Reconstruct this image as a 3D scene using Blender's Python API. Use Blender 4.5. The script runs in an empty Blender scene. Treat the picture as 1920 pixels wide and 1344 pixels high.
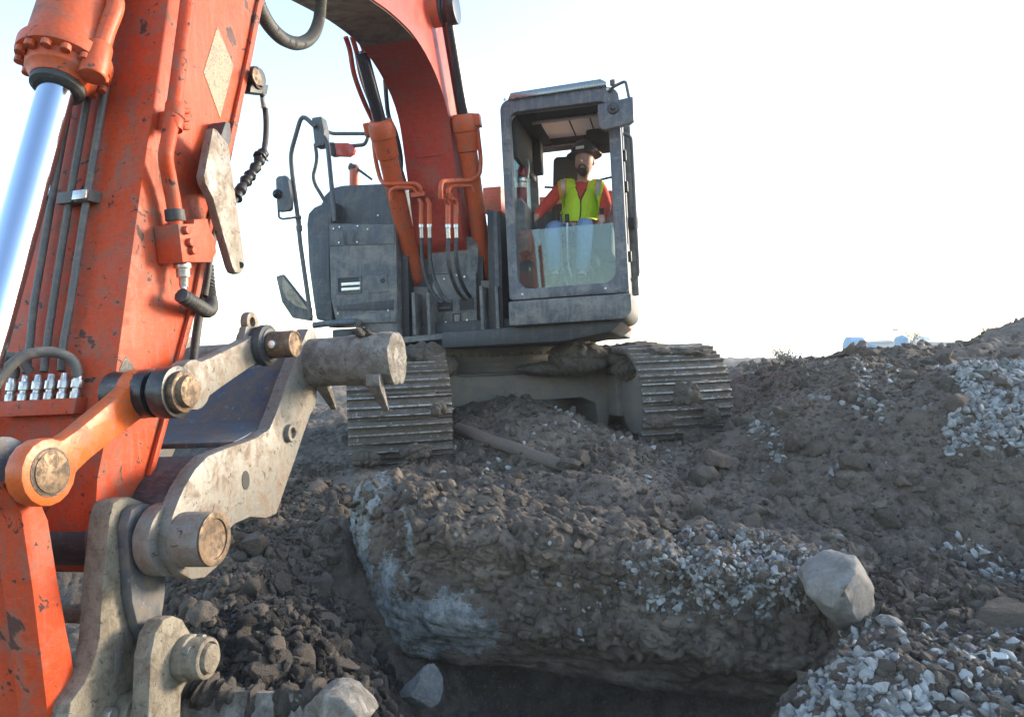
import bpy, bmesh, math, random
import numpy as np
from mathutils import Vector, Matrix
R_ = math.radians
C = bpy.context.scene.collection
rng = np.random.default_rng(7)
random.seed(7)
scn = bpy.context.scene

# ------------------------------------------------------------------ camera
FPX = 1400.0
cam_d = bpy.data.cameras.new('camera')
cam_d.sensor_width = 36.0
cam_d.lens = FPX / 1920.0 * 36.0
cam_d.clip_start = 0.05
cam_d.clip_end = 4000.0
cam = bpy.data.objects.new('camera', cam_d)
cam.location = (0, 0, 0)
cam.rotation_euler = (R_(90), 0, 0)
C.objects.link(cam)
scn.camera = cam

# ------------------------------------------------------------------ sky, sun, exposure
SUN_AZ, SUN_EL = 68.0, 15.0          # azimuth measured from +Y (view direction) towards +X (picture right)
w = bpy.data.worlds.new('World')
scn.world = w
w.use_nodes = True
nt = w.node_tree
sky = nt.nodes.new('ShaderNodeTexSky')
sky.sky_type = 'NISHITA'
sky.sun_disc = False
sky.sun_elevation = R_(SUN_EL)
sky.sun_rotation = R_(SUN_AZ)
sky.air_density = 1.0
sky.dust_density = 0.8
sky.ozone_density = 1.0
nt.links.new(sky.outputs[0], nt.nodes['Background'].inputs[0])
nt.nodes['Background'].inputs[1].default_value = 0.15
sl = bpy.data.lights.new('sun', 'SUN')
sl.energy = 1.5
sl.angle = R_(14.0)
sl.color = (1.0, 0.86, 0.68)
so = bpy.data.objects.new('sun', sl)
_sd = Vector((math.sin(R_(SUN_AZ)) * math.cos(R_(SUN_EL)), math.cos(R_(SUN_AZ)) * math.cos(R_(SUN_EL)), math.sin(R_(SUN_EL))))
so.rotation_euler = _sd.to_track_quat('Z', 'Y').to_euler()
C.objects.link(so)
scn.view_settings.view_transform = 'Standard'
scn.view_settings.look = 'None'
scn.view_settings.exposure = 2.15
scn.view_settings.gamma = 1.0

# ------------------------------------------------------------------ frames: a machine's own axes (forward, picture right, up)
def frame(o, yaw, roll):
    b = R_(yaw); r = R_(roll)
    F = Vector((-math.sin(b), -math.cos(b), 0)); R0 = Vector((math.cos(b), -math.sin(b), 0)); Z = Vector((0, 0, 1))
    return (Vector(o), F, R0 * math.cos(r) + Z * math.sin(r), Z * math.cos(r) - R0 * math.sin(r))
UP = frame((-.13, 7.97, 0), 12, 3)        # upper structure, boom, stick
UC = frame((-.13, 7.97, 0), -12, 2.2)     # undercarriage
def W(fr, s, t, u): return fr[0] + fr[1] * s + fr[2] * t + fr[3] * u
def P(px, py, d): return Vector(((px - 960) / FPX * d, d, (672 - py) / FPX * d))
def _hit(fr, px, py, ax, v):
    ray = P(px, py, 1.0); n = fr[ax]
    return ray * ((n.dot(fr[0]) + v) / n.dot(ray))
def HT(px, py, t, fr=UP): return _hit(fr, px, py, 2, t)      # on the plane t = const of a frame
def HS(px, py, s, fr=UP): return _hit(fr, px, py, 1, s)      # on the plane s = const
UR, UF, UU = UP[2], UP[1], UP[3]

# ------------------------------------------------------------------ mesh helpers
class MB:
    def __init__(s): s.v = []; s.f = []
    def add(s, vs, fs):
        n = len(s.v); s.v += [tuple(p) for p in vs]; s.f += [tuple(i + n for i in f) for f in fs]; return s
    def prism(s, pts, vec):
        n = len(pts); vec = Vector(vec); pts = [Vector(p) for p in pts]
        return s.add(pts + [p + vec for p in pts], [tuple(range(n)), tuple(range(2 * n - 1, n - 1, -1))] + [(i, i + n, (i + 1) % n + n, (i + 1) % n) for i in range(n)])
    def ring(s, outer, inner, vec):
        n = len(outer); vec = Vector(vec); o = [Vector(p) for p in outer]; i_ = [Vector(p) for p in inner]
        vs = o + i_ + [p + vec for p in o] + [p + vec for p in i_]; fs = []
        for k in range(n):
            j = (k + 1) % n
            fs += [(k, j, n + j, n + k), (2 * n + j, 2 * n + k, 3 * n + k, 3 * n + j), (k, 2 * n + k, 2 * n + j, j), (n + j, 3 * n + j, 3 * n + k, n + k)]
        return s.add(vs, fs)
    def box(s, fr, s0, s1, t0, t1, u0, u1):
        return s.prism([W(fr, s0, t0, u0), W(fr, s1, t0, u0), W(fr, s1, t1, u0), W(fr, s0, t1, u0)], fr[3] * (u1 - u0))
    def tube(s, path, r, seg=10, caps=True):
        path = [Vector(p) for p in path]; n = len(path)
        rs = r if isinstance(r, (list, tuple)) else [r] * n
        vs = []; ref = None
        for i in range(n):
            d = (path[min(i + 1, n - 1)] - path[max(i - 1, 0)]).normalized()
            if ref is None:
                ref = d.orthogonal().normalized()
            ref = (ref - d * ref.dot(d)).normalized(); b = d.cross(ref)
            vs += [path[i] + (ref * math.cos(2 * math.pi * k / seg) + b * math.sin(2 * math.pi * k / seg)) * rs[i] for k in range(seg)]
        fs = [(i * seg + k, i * seg + (k + 1) % seg, (i + 1) * seg + (k + 1) % seg, (i + 1) * seg + k) for i in range(n - 1) for k in range(seg)]
        if caps: fs += [tuple(range(seg - 1, -1, -1)), tuple((n - 1) * seg + k for k in range(seg))]
        return s.add(vs, fs)
    def cyl(s, a, b, r, seg=24, r2=None):
        return s.tube([a, b], [r, r if r2 is None else r2], seg)
    def lathe(s, a, ax, prof, seg=24):
        """prof: (distance along ax, radius) pairs"""
        ax = Vector(ax).normalized(); e = ax.orthogonal().normalized(); b = ax.cross(e); a = Vector(a); vs = []
        for h, r in prof:
            vs += [a + ax * h + (e * math.cos(2 * math.pi * k / seg) + b * math.sin(2 * math.pi * k / seg)) * max(r, 1e-4) for k in range(seg)]
        n = len(prof)
        fs = [(i * seg + k, i * seg + (k + 1) % seg, (i + 1) * seg + (k + 1) % seg, (i + 1) * seg + k) for i in range(n - 1) for k in range(seg)]
        fs += [tuple(range(seg - 1, -1, -1)), tuple((n - 1) * seg + k for k in range(seg))]
        return s.add(vs, fs)
    def build(s, name, mat, parent=None, bevel=0.0, sharp=38, seg=2):
        me = bpy.data.meshes.new(name)
        bm = bmesh.new()
        vs = [bm.verts.new(p) for p in s.v]
        for f in s.f:
            try: bm.faces.new([vs[i] for i in f])
            except ValueError: pass
        bmesh.ops.recalc_face_normals(bm, faces=bm.faces)
        if bevel:
            ed = [e for e in bm.edges if len(e.link_faces) == 2 and e.calc_face_angle(0) > R_(28)]
            bmesh.ops.bevel(bm, geom=ed, offset=bevel, offset_type='OFFSET', segments=seg, profile=.6, affect='EDGES', clamp_overlap=True)
        for f in bm.faces: f.smooth = True
        for e in bm.edges:
            if len(e.link_faces) != 2 or e.calc_face_angle(0) > R_(sharp): e.smooth = False
        bm.to_mesh(me); bm.free()
        return link(name, me, mat, parent)
def link(name, me, mat, parent=None):
    o = bpy.data.objects.new(name, me); C.objects.link(o)
    if mat is not None and not me.materials: me.materials.append(mat)
    setpar(o, parent)
    return o
def setpar(o, parent):
    if parent is not None:
        o.parent = parent
        if parent.type == 'EMPTY': o.matrix_parent_inverse = Matrix.Translation(-parent.location)
def tag(o, label=None, cat=None, group=None, kind=None):
    for k, v in (('label', label), ('category', cat), ('group', group), ('kind', kind)):
        if v: o[k] = v
    return o
def empty(name, loc, label, cat, group=None):
    o = bpy.data.objects.new(name, None); o.location = loc; o.empty_display_size = .2; C.objects.link(o)
    return tag(o, label, cat, group)
def cr(pts, n=6):
    """Catmull-Rom through points"""
    pts = [Vector(p) for p in pts]; out = []
    for i in range(len(pts) - 1):
        p0 = pts[max(i - 1, 0)]; p1 = pts[i]; p2 = pts[i + 1]; p3 = pts[min(i + 2, len(pts) - 1)]
        for k in range(n):
            t = k / n
            out.append(.5 * ((2 * p1) + (p2 - p0) * t + (2 * p0 - 5 * p1 + 4 * p2 - p3) * t * t + (3 * p1 - p0 - 3 * p2 + p3) * t ** 3))
    return out + [pts[-1]]
def bend(pts, r, n=4):
    """polyline with rounded corners of radius r (a bent pipe)"""
    pts = [Vector(p) for p in pts]; out = [pts[0]]
    for i in range(1, len(pts) - 1):
        a = (pts[i - 1] - pts[i]); b = (pts[i + 1] - pts[i]); q = min(r, a.length * .45, b.length * .45)
        p0 = pts[i] + a.normalized() * q; p2 = pts[i] + b.normalized() * q
        for k in range(n + 1):
            t = k / n; out.append(p0 * (1 - t) ** 2 + pts[i] * 2 * t * (1 - t) + p2 * t * t)
    return out + [pts[-1]]
def rrect(x0, x1, y0, y1, r, n=5):
    rr = r if isinstance(r, (list, tuple)) else [r] * 4   # corners: (x0,y0),(x1,y0),(x1,y1),(x0,y1)
    out = []
    for (cx, cy, a0, q) in ((x0 + rr[0], y0 + rr[0], 180, rr[0]), (x1 - rr[1], y0 + rr[1], 270, rr[1]), (x1 - rr[2], y1 - rr[2], 0, rr[2]), (x0 + rr[3], y1 - rr[3], 90, rr[3])):
        for k in range(n + 1):
            a = R_(a0 + 90 * k / n); out.append((cx + q * math.cos(a), cy + q * math.sin(a)))
    return out
def np_mesh(name, v, f, mat, parent=None, smooth=False, attr=None):
    v = np.asarray(v, np.float32); f = np.asarray(f, np.int32); k = f.shape[1]
    me = bpy.data.meshes.new(name)
    me.vertices.add(len(v)); me.vertices.foreach_set('co', v.ravel())
    me.loops.add(f.size); me.loops.foreach_set('vertex_index', f.ravel())
    me.polygons.add(len(f)); me.polygons.foreach_set('loop_start', np.arange(0, f.size, k, dtype=np.int32))
    me.polygons.foreach_set('use_smooth', np.full(len(f), smooth, dtype=bool))
    if attr is not None:
        a = me.attributes.new('tint', 'FLOAT', 'POINT'); a.data.foreach_set('value', np.asarray(attr, np.float32))
    me.update(calc_edges=True); me.validate()
    return link(name, me, mat, parent)

# ------------------------------------------------------------------ materials
def mat_new(name):
    m = bpy.data.materials.new(name); m.use_nodes = True
    return m, m.node_tree, m.node_tree.nodes['Principled BSDF']
class NG:
    def __init__(s, t): s.t = t
    def n(s, kind, **kw):
        nd = s.t.nodes.new(kind)
        for k, v in kw.items():
            if isinstance(k, str) and k.startswith('i_'): nd.inputs[k[2:].replace('_', ' ')].default_value = v
            else: setattr(nd, k, v)
        return nd
    def l(s, a, b): s.t.links.new(a, b)
    def noise(s, vec, scale, detail=4, rough=.55, dist=0.0):
        nd = s.n('ShaderNodeTexNoise'); nd.inputs['Scale'].default_value = scale; nd.inputs['Detail'].default_value = detail
        nd.inputs['Roughness'].default_value = rough; nd.inputs['Distortion'].default_value = dist; s.l(vec, nd.inputs['Vector']); return nd.outputs['Fac']
    def ramp(s, fac, stops):
        nd = s.n('ShaderNodeValToRGB'); e = nd.color_ramp.elements
        while len(e) < len(stops): e.new(.5)
        for k, (p, c) in enumerate(stops):
            e[k].position = p; e[k].color = (c, c, c, 1) if not isinstance(c, tuple) else (*c, 1)
        s.l(fac, nd.inputs[0]); return nd.outputs[0]
    def mix(s, fac, a, b):
        nd = s.n('ShaderNodeMix', data_type='RGBA')
        for sock, v in ((nd.inputs[0], fac), (nd.inputs[6], a), (nd.inputs[7], b)):
            if isinstance(v, (int, float)): sock.default_value = v
            elif isinstance(v, tuple): sock.default_value = (*v, 1)
            else: s.l(v, sock)
        return nd.outputs[2]
    def math(s, op, a, b=0.0):
        nd = s.n('ShaderNodeMath', operation=op)
        for sock, v in ((nd.inputs[0], a), (nd.inputs[1], b)):
            if isinstance(v, (int, float)): sock.default_value = v
            else: s.l(v, sock)
        return nd.outputs[0]
    def coord(s, scale=(1, 1, 1), rot=(0, 0, 0)):
        tc = s.n('ShaderNodeTexCoord'); mp = s.n('ShaderNodeMapping'); mp.inputs['Scale'].default_value = scale; mp.inputs['Rotation'].default_value = rot
        s.l(tc.outputs['Object'], mp.inputs[0]); return mp.outputs[0]
    def bump(s, h, strength, dist, bsdf):
        nd = s.n('ShaderNodeBump'); nd.inputs['Strength'].default_value = strength; nd.inputs['Distance'].default_value = dist
        s.l(h, nd.inputs['Height']); s.l(nd.outputs[0], bsdf.inputs['Normal'])
def worn(name, col, dirt=(.16, .12, .09), amount=.35, scale=3.0, rough=.45, metal=0.0, chip=(.05, .04, .04), chips=.25, fade=.25, streak=.2, bump=.15, seed=0.0, spec=.5, dents=0.0):
    """painted or bare steel with dust, streaks, chips and scratches"""
    m, t, b = mat_new(name); g = NG(t)
    co = g.coord(); mp = g.n('ShaderNodeMapping'); mp.inputs['Location'].default_value = (seed * 7.3, seed * 3.1, seed * 5.7); g.l(co, mp.inputs[0]); co = mp.outputs[0]
    big = g.noise(co, scale * .6, 5, .6)
    c = g.mix(g.ramp(big, [(.38, 0.0), (.65, fade)]), tuple(col), tuple(min(1, x * .8 + .05) for x in col))
    fine = g.noise(co, scale * 9, 8, .68)
    c = g.mix(g.ramp(fine, [(.45, 0.0), (.68, .45)]), c, tuple(x * .55 for x in col))
    vs = g.n('ShaderNodeMapping'); vs.inputs['Scale'].default_value = (9 * scale, 9 * scale, .7 * scale); g.l(co, vs.inputs[0])
    st = g.noise(vs.outputs[0], 1.0, 4, .6)
    c = g.mix(g.ramp(st, [(.50, 0.0), (.66, streak)]), c, tuple(dirt))
    dn = g.noise(co, scale * 1.7, 9, .7, .4)
    dmask = g.ramp(dn, [(.60 - amount * .30, 0.0), (.74 - amount * .20, min(1, .40 + amount))])
    c = g.mix(dmask, c, tuple(dirt))
    cn = g.noise(co, scale * 4.2, 6, .62, .8)
    cmask = g.ramp(cn, [(.655 - chips * .07, 0.0), (.675 - chips * .07, 1.0)])
    c = g.mix(g.math('MULTIPLY', cmask, min(1, chips * 2.5)), c, tuple(chip))
    if dents:
        bn = g.noise(co, 5.5, 4, .6, .3)
        c = g.mix(g.ramp(bn, [(.60, 0.0), (.64, dents * .45)]), c, (.20, .12, .09)); c = g.mix(g.ramp(bn, [(.645, 0.0), (.655, dents)]), c, tuple(chip))
    # scratches: thin stretched noise
    sm = g.n('ShaderNodeMapping'); sm.inputs['Scale'].default_value = (3, 3, 40); sm.inputs['Rotation'].default_value = (.6, .9, .3); g.l(co, sm.inputs[0])
    sn = g.noise(sm.outputs[0], 2.2 * scale * .5, 3, .5, 1.5)
    smk = g.ramp(sn, [(.60, 0.0), (.612, .55), (.624, 0.0)])
    c = g.mix(smk, c, tuple(min(1, x * .6 + .2) for x in col))
    g.l(c, b.inputs['Base Color'])
    g.l(g.ramp(dmask, [(0.0, rough), (.9, min(1, rough + .4))]), b.inputs['Roughness'])
    b.inputs['Metallic'].default_value = metal
    b.inputs['Specular IOR Level'].default_value = spec
    hh = g.math('ADD', g.math('MULTIPLY', fine, .5), g.math('MULTIPLY', dmask, .8))
    hh = g.math('SUBTRACT', hh, g.math('MULTIPLY', cmask, .5 * chips))
    g.bump(hh, bump, .01, b)
    return m
def plain(name, col, rough=.6, metal=0.0, var=.25, scale=20, bump=0.0):
    m, t, b = mat_new(name); g = NG(t); co = g.coord()
    n_ = g.noise(co, scale, 5, .6)
    g.l(g.mix(g.ramp(n_, [(.3, 0.0), (.75, 1.0)]), tuple(col), tuple(x * (1 - var) for x in col)), b.inputs['Base Color'])
    b.inputs['Roughness'].default_value = rough; b.inputs['Metallic'].default_value = metal
    if bump: g.bump(n_, bump, .01, b)
    return m
M = {}
M['orange'] = worn('orange_paint', (.54, .085, .018), amount=.30, scale=4, chips=.35, fade=.3, rough=.42, seed=1)
M['stick'] = worn('stick_paint', (.50, .058, .013), amount=.36, scale=5.5, chips=.42, fade=.3, rough=.45, seed=2, chip=(.05, .035, .03), spec=.15, streak=.4, dents=.85)
M['link_orange'] = worn('link_paint', (.58, .100, .013), amount=.25, scale=9, chips=.35, spec=.35, fade=.15, rough=.35, seed=3)
M['boomred'] = worn('boom_paint', (.42, .040, .022), amount=.30, scale=2.5, spec=.15, chips=.05, fade=.25, rough=.4, seed=4)
M['cyl'] = worn('cylinder_paint', (.55, .085, .018), amount=.32, scale=6, chips=.35, spec=.35, fade=.2, rough=.45, seed=5)
M['slate'] = worn('slate_paint', (.058, .074, .092), dirt=(.20, .19, .175), amount=.42, scale=3.5, chips=.1, chip=(.3, .3, .3), fade=.2, streak=.3, rough=.5, seed=6)
M['slate_dusty'] = worn('dusty_slate_paint', (.066, .076, .086), dirt=(.22, .205, .185), amount=.62, scale=4.0, chips=.12, chip=(.35, .35, .35), streak=.45, rough=.55, seed=7)
M['cabgrey'] = worn('cab_paint', (.070, .080, .098), dirt=(.25, .24, .22), amount=.38, scale=4.5, chips=.12, chip=(.35, .35, .35), streak=.3, rough=.42, seed=8)
M['charcoal'] = worn('charcoal_paint', (.025, .028, .033), dirt=(.13, .12, .11), amount=.18, scale=3, chips=.05, rough=.55, seed=9)
M['steel'] = worn('worn_steel', (.20, .19, .165), dirt=(.17, .115, .075), amount=.45, scale=8, metal=.2, chips=.55, chip=(.07, .05, .04), streak=.55, rough=.5, seed=10)
M['steel_dark'] = worn('dark_worn_steel', (.095, .10, .115), dirt=(.20, .165, .125), amount=.5, scale=11, metal=.3, chips=.2, chip=(.3, .3, .3), rough=.5, seed=11)
M['blue_steel_or_shade'] = worn('blue_grey_steel_or_shade', (.055, .080, .115), dirt=(.16, .13, .095), amount=.55, scale=8, metal=.1, chips=.25, chip=(.25, .28, .32), rough=.5, seed=12)  # own blue-grey on the rod eye, painted shade on the web plate
M['gold'] = worn('pin_steel', (.20, .125, .07), dirt=(.09, .07, .05), amount=.6, scale=22, metal=.45, chips=.3, chip=(.1, .06, .04), rough=.45, seed=13)
M['muddy_steel'] = worn('muddy_steel', (.27, .25, .22), dirt=(.15, .125, .10), amount=.6, scale=11, metal=.05, chips=.3, chip=(.1, .07, .05), rough=.75, bump=.8, seed=14)
M['tan'] = worn('dusty_tan_steel', (.225, .19, .135), dirt=(.12, .09, .06), amount=.5, scale=12, metal=.0, chips=.5, chip=(.06, .05, .04), rough=.65, bump=.5, seed=15)
M['grease'] = worn('greasy_black', (.012, .012, .014), dirt=(.08, .07, .06), amount=.15, scale=9, chips=0, rough=.3, bump=.3, seed=16)
M['rubber'] = worn('black_rubber', (.028, .03, .03), dirt=(.14, .13, .11), amount=.3, scale=12, chips=0, streak=0, rough=.6, seed=17)
M['hose_grey'] = worn('grey_hose', (.09, .09, .085), dirt=(.2, .17, .14), amount=.4, scale=14, chips=0, streak=0, rough=.55, seed=18)
M['chrome'] = plain('chrome_rod', (.48, .54, .64), .13, 1.0, .05, 6)
M['rod_dark'] = plain('dark_rod', (.10, .10, .12), .22, .9, .2, 6)
M['fitting'] = plain('plated_fitting', (.62, .60, .57), .3, .85, .35, 60, .2)
M['shoe'] = worn('track_shoe_steel', (.13, .12, .11), dirt=(.125, .105, .085), amount=.75, scale=9, metal=.25, chips=.3, chip=(.45, .44, .42), rough=.5, bump=.4, seed=19)
M['uc'] = worn('undercarriage_paint', (.15, .145, .135), dirt=(.21, .18, .145), amount=.7, scale=2.5, chips=.1, rough=.8, bump=.5, seed=20)
M['bare'] = worn('scraped_steel', (.20, .155, .115), dirt=(.10, .07, .05), amount=.5, scale=4, chips=.5, chip=(.22, .06, .04), streak=.5, rough=.6, seed=22)
M['beige'] = worn('sunlit_beige_plate', (.48, .42, .31), dirt=(.2, .16, .11), amount=.45, scale=9, chips=.3, rough=.7, seed=24)  # beige made lighter, with the sun on the guard face painted in
M['amber'] = plain('red_lens', (.65, .09, .06), .25, 0, .2, 20)
M['black'] = plain('black_plastic', (.014, .015, .017), .5, 0, .3, 30)
M['headliner'] = plain('headliner', (.055, .05, .048), .85, 0, .2, 10)
M['shoe_edge'] = worn('grouser_edge', (.50, .49, .47), dirt=(.14, .115, .09), amount=.70, scale=7, metal=.75, chips=.2, chip=(.12, .10, .08), rough=.33, bump=.3, seed=31)
M['blind'] = plain('blind_fabric', (.55, .47, .40), .8, 0, .15, 20)
_t = M['blind'].node_tree; _o = _t.nodes['Material Output']; _tr = _t.nodes.new('ShaderNodeBsdfTranslucent'); _tr.inputs[0].default_value = (.62, .48, .38, 1); _mx = _t.nodes.new('ShaderNodeMixShader'); _mx.inputs[0].default_value = .6
_t.links.new(_t.nodes['Principled BSDF'].outputs[0], _mx.inputs[1]); _t.links.new(_tr.outputs[0], _mx.inputs[2]); _t.links.new(_mx.outputs[0], _o.inputs[0])
M['seat'] = plain('seat_fabric', (.085, .085, .07), .9, 0, .25, 40, .2)
M['white'] = plain('white_plastic', (.75, .76, .76), .5, 0, .1, 20)
def glass_mat(name, tint, refl=.35, rough=.02, dust=.25):
    m, t, b = mat_new(name); g = NG(t)
    t.nodes.remove(b)
    out = t.nodes['Material Output']
    tr = g.n('ShaderNodeBsdfTransparent'); tr.inputs[0].default_value = (*tint, 1)
    gl = g.n('ShaderNodeBsdfGlossy'); gl.inputs['Roughness'].default_value = rough; gl.inputs[0].default_value = (.9, .97, 1, 1)
    df = g.n('ShaderNodeBsdfDiffuse'); df.inputs[0].default_value = (.42, .44, .40, 1)
    lw = g.n('ShaderNodeFresnel'); lw.inputs[0].default_value = 1.5
    f = g.math('ADD', g.math('MULTIPLY', lw.outputs[0], .8), refl)
    mx = g.n('ShaderNodeMixShader'); g.l(f, mx.inputs[0]); g.l(tr.outputs[0], mx.inputs[1]); g.l(gl.outputs[0], mx.inputs[2])
    co = g.coord((6, 6, 3)); dn = g.noise(co, 3.0, 8, .7, .6)
    m2 = g.n('ShaderNodeMixShader'); g.l(g.ramp(dn, [(.35, dust * .4), (.75, dust * 1.6)]), m2.inputs[0]); g.l(mx.outputs[0], m2.inputs[1]); g.l(df.outputs[0], m2.inputs[2])
    g.l(m2.outputs[0], out.inputs[0])
    return m
M['glass'] = glass_mat('dusty_glass', (.80, .90, .88), .01, .02, .06)
M['visor'] = glass_mat('visor_acrylic', (.35, .42, .45), .15, .15, .3)
M['sideglass'] = glass_mat('side_glass', (.82, .92, .88), .05, .03, .10)

def soil_mat(name, dark, light, grey, scale=1.0, tint=False, bump=.6, dry=(.35, .75)):
    m, t, b = mat_new(name); g = NG(t); co = g.coord()
    n1 = g.noise(co, 1.3 * scale, 6, .62, .3); n2 = g.noise(co, 9 * scale, 9, .72); n3 = g.noise(co, 55 * scale, 6, .7)
    c = g.mix(g.ramp(n1, [(dry[0], 0.0), (dry[1], 1.0)]), tuple(dark), tuple(light))
    c = g.mix(g.ramp(n2, [(.42, .0), (.66, .8)]), c, tuple(x * .55 for x in dark))
    c = g.mix(g.ramp(n3, [(.56, 0.0), (.68, .6)]), c, tuple(grey))
    if tint:
        a = g.n('ShaderNodeAttribute', attribute_name='tint')
        c2 = g.mix(a.outputs['Fac'], tuple(x * .6 for x in dark), tuple(light)); c = g.mix(.6, c, c2)
    g.l(c, b.inputs['Base Color']); b.inputs['Roughness'].default_value = .92; b.inputs['Specular IOR Level'].default_value = .25
    h = g.math('ADD', n2, g.math('MULTIPLY', n3, .7)); g.bump(h, min(1, bump * 1.5), .035, b)
    return m
M['soil'] = soil_mat('damp_soil', (.130, .104, .082), (.245, .200, .160), (.33, .28, .235))
M['clod'] = soil_mat('clod_soil', (.100, .081, .064), (.235, .192, .154), (.27, .23, .19), 2.0, True)
M['clod_damp'] = soil_mat('damp_clod', (.040, .036, .033), (.085, .074, .065), (.15, .135, .12), 2.0, True)
M['mud'] = soil_mat('dried_mud', (.12, .10, .082), (.20, .17, .14), (.24, .21, .18), 3.0)
def stone_mat(name, a, b_, c_, scale=8.0):
    m, t, b = mat_new(name); g = NG(t); co = g.coord()
    at = g.n('ShaderNodeAttribute', attribute_name='tint')
    base = g.ramp(at.outputs['Fac'], [(0.0, tuple(a)), (.5, tuple(b_)), (1.0, tuple(c_))])
    n1 = g.noise(co, scale, 8, .7); n2 = g.noise(co, scale * 8, 5, .65)
    c = g.mix(g.ramp(n1, [(.46, 0.0), (.64, .7)]), base, (.10, .085, .072))
    c = g.mix(g.ramp(n2, [(.5, 0.0), (.8, .35)]), c, tuple(x * .5 for x in a))
    n4 = g.noise(co, scale * 2.5, 9, .75, .6); c = g.mix(g.ramp(n4, [(.44, 0.0), (.62, .5)]), c, tuple(x * 1.05 for x in c_))
    g.l(c, b.inputs['Base Color']); b.inputs['Roughness'].default_value = .8
    g.bump(g.math('ADD', n1, g.math('MULTIPLY', n2, .5)), .4, .01, b)
    return m
M['gravel'] = stone_mat('gravel_stone', (.060, .058, .054), (.165, .163, .157), (.37, .372, .36))
M['boulder'] = stone_mat('boulder_stone', (.13, .118, .104), (.175, .16, .142), (.27, .25, .23), 7.0)

# ------------------------------------------------------------------ noise
def _h(ix, iy, iz, k):
    n = (ix * 374761393 + iy * 668265263 + iz * 2147483647 + k * 1274126177) & 0xffffffff
    n = ((n ^ (n >> 13)) * 1274126177) & 0xffffffff
    n = ((n ^ (n >> 16)) * 2246822519) & 0xffffffff
    return ((n ^ (n >> 15)) & 0xffffff) / float(0xffffff)
def vnoise(p, k=0):
    i = np.floor(p).astype(np.int64); f = p - i; f = f * f * (3 - 2 * f); r = 0
    for a in (0, 1):
        for b in (0, 1):
            for c in (0, 1):
                wgt = (f[:, 0] if a else 1 - f[:, 0]) * (f[:, 1] if b else 1 - f[:, 1]) * (f[:, 2] if c else 1 - f[:, 2])
                r = r + wgt * _h(i[:, 0] + a, i[:, 1] + b, i[:, 2] + c, k)
    return r
def fbm(p, octv=5, k=0, gain=.5):
    r = 0; a = 1.0; s = 0
    for o in range(octv):
        r = r + a * (vnoise(p * 2.03 ** o + o * 17.3, k + o) * 2 - 1); s += a; a *= gain
    return r / s
def worley(p, k=0):
    """returns F1, F2 and an id value per cell"""
    i = np.floor(p).astype(np.int64)
    d1 = np.full(len(p), 9.0); d2 = np.full(len(p), 9.0); cid = np.zeros(len(p))
    for a in (-1, 0, 1):
        for b in (-1, 0, 1):
            for c in (-1, 0, 1):
                j = i + (a, b, c)
                q = np.stack([j[:, m] + .1 + .8 * _h(j[:, 0], j[:, 1], j[:, 2], k + m) for m in range(3)], 1)
                d = np.sqrt(((q - p) ** 2).sum(1)); idv = _h(j[:, 0], j[:, 1], j[:, 2], k + 9)
                n_ = d < d1
                d2 = np.where(n_, d1, np.minimum(d2, d)); cid = np.where(n_, idv, cid); d1 = np.where(n_, d, d1)
    return d1, d2, cid
def clods(p, size, k):
    d1, d2, cid = worley(p / size, k)
    e = np.clip((d2 - d1) * 2.6, 0, 1)
    return (np.sqrt(e) * (.35 + .65 * cid)) - .35

# ------------------------------------------------------------------ terrain: a smooth surface through surveyed points, then soil relief
CP = [  # picture column, row, distance
    (300, 1370, 2.7), (500, 1380, 2.8), (500, 1130, 3.7), (400, 930, 5.2), (560, 890, 5.5), (640, 1010, 4.5), (600, 1215, 3.35), (250, 1150, 3.7),
    (680, 1345, 3.1), (730, 1260, 3.9), (800, 870, 5.75), (905, 860, 5.7), (960, 775, 6.5), (860, 768, 7.0), (1100, 800, 6.2), (1050, 885, 5.4), (1190, 850, 5.8),
    (760, 895, 5.3), (1000, 925, 4.95), (1150, 960, 4.75), (1300, 880, 5.4),
    (1300, 990, 4.7), (1500, 1005, 4.55), (1700, 1040, 4.3), (1900, 1065, 4.15), (1400, 860, 5.3), (1400, 770, 6.0), (1395, 712, 7.2), (1600, 900, 4.95), (1600, 780, 5.5),
    (1600, 705, 6.3), (1850, 900, 4.65), (1850, 780, 5.1), (1880, 705, 5.7), (1500, 700, 8.5), (1700, 672, 11.0), (1850, 664, 8.5), (1905, 618, 13.0), (1760, 662, 14.0), (1990, 600, 13.0), (1990, 650, 9.0), (1440, 692, 18.0), (1600, 676, 13.0),
    (1480, 1345, 3.0), (1750, 1360, 2.55), (1900, 1255, 2.85), (1700, 1205, 3.2), (1580, 1190, 3.45), (1900, 1130, 3.6), (1700, 1110, 3.75), (1560, 1240, 3.3),
    (1300, 1100, 4.35), (1100, 1080, 4.6),
]
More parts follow.
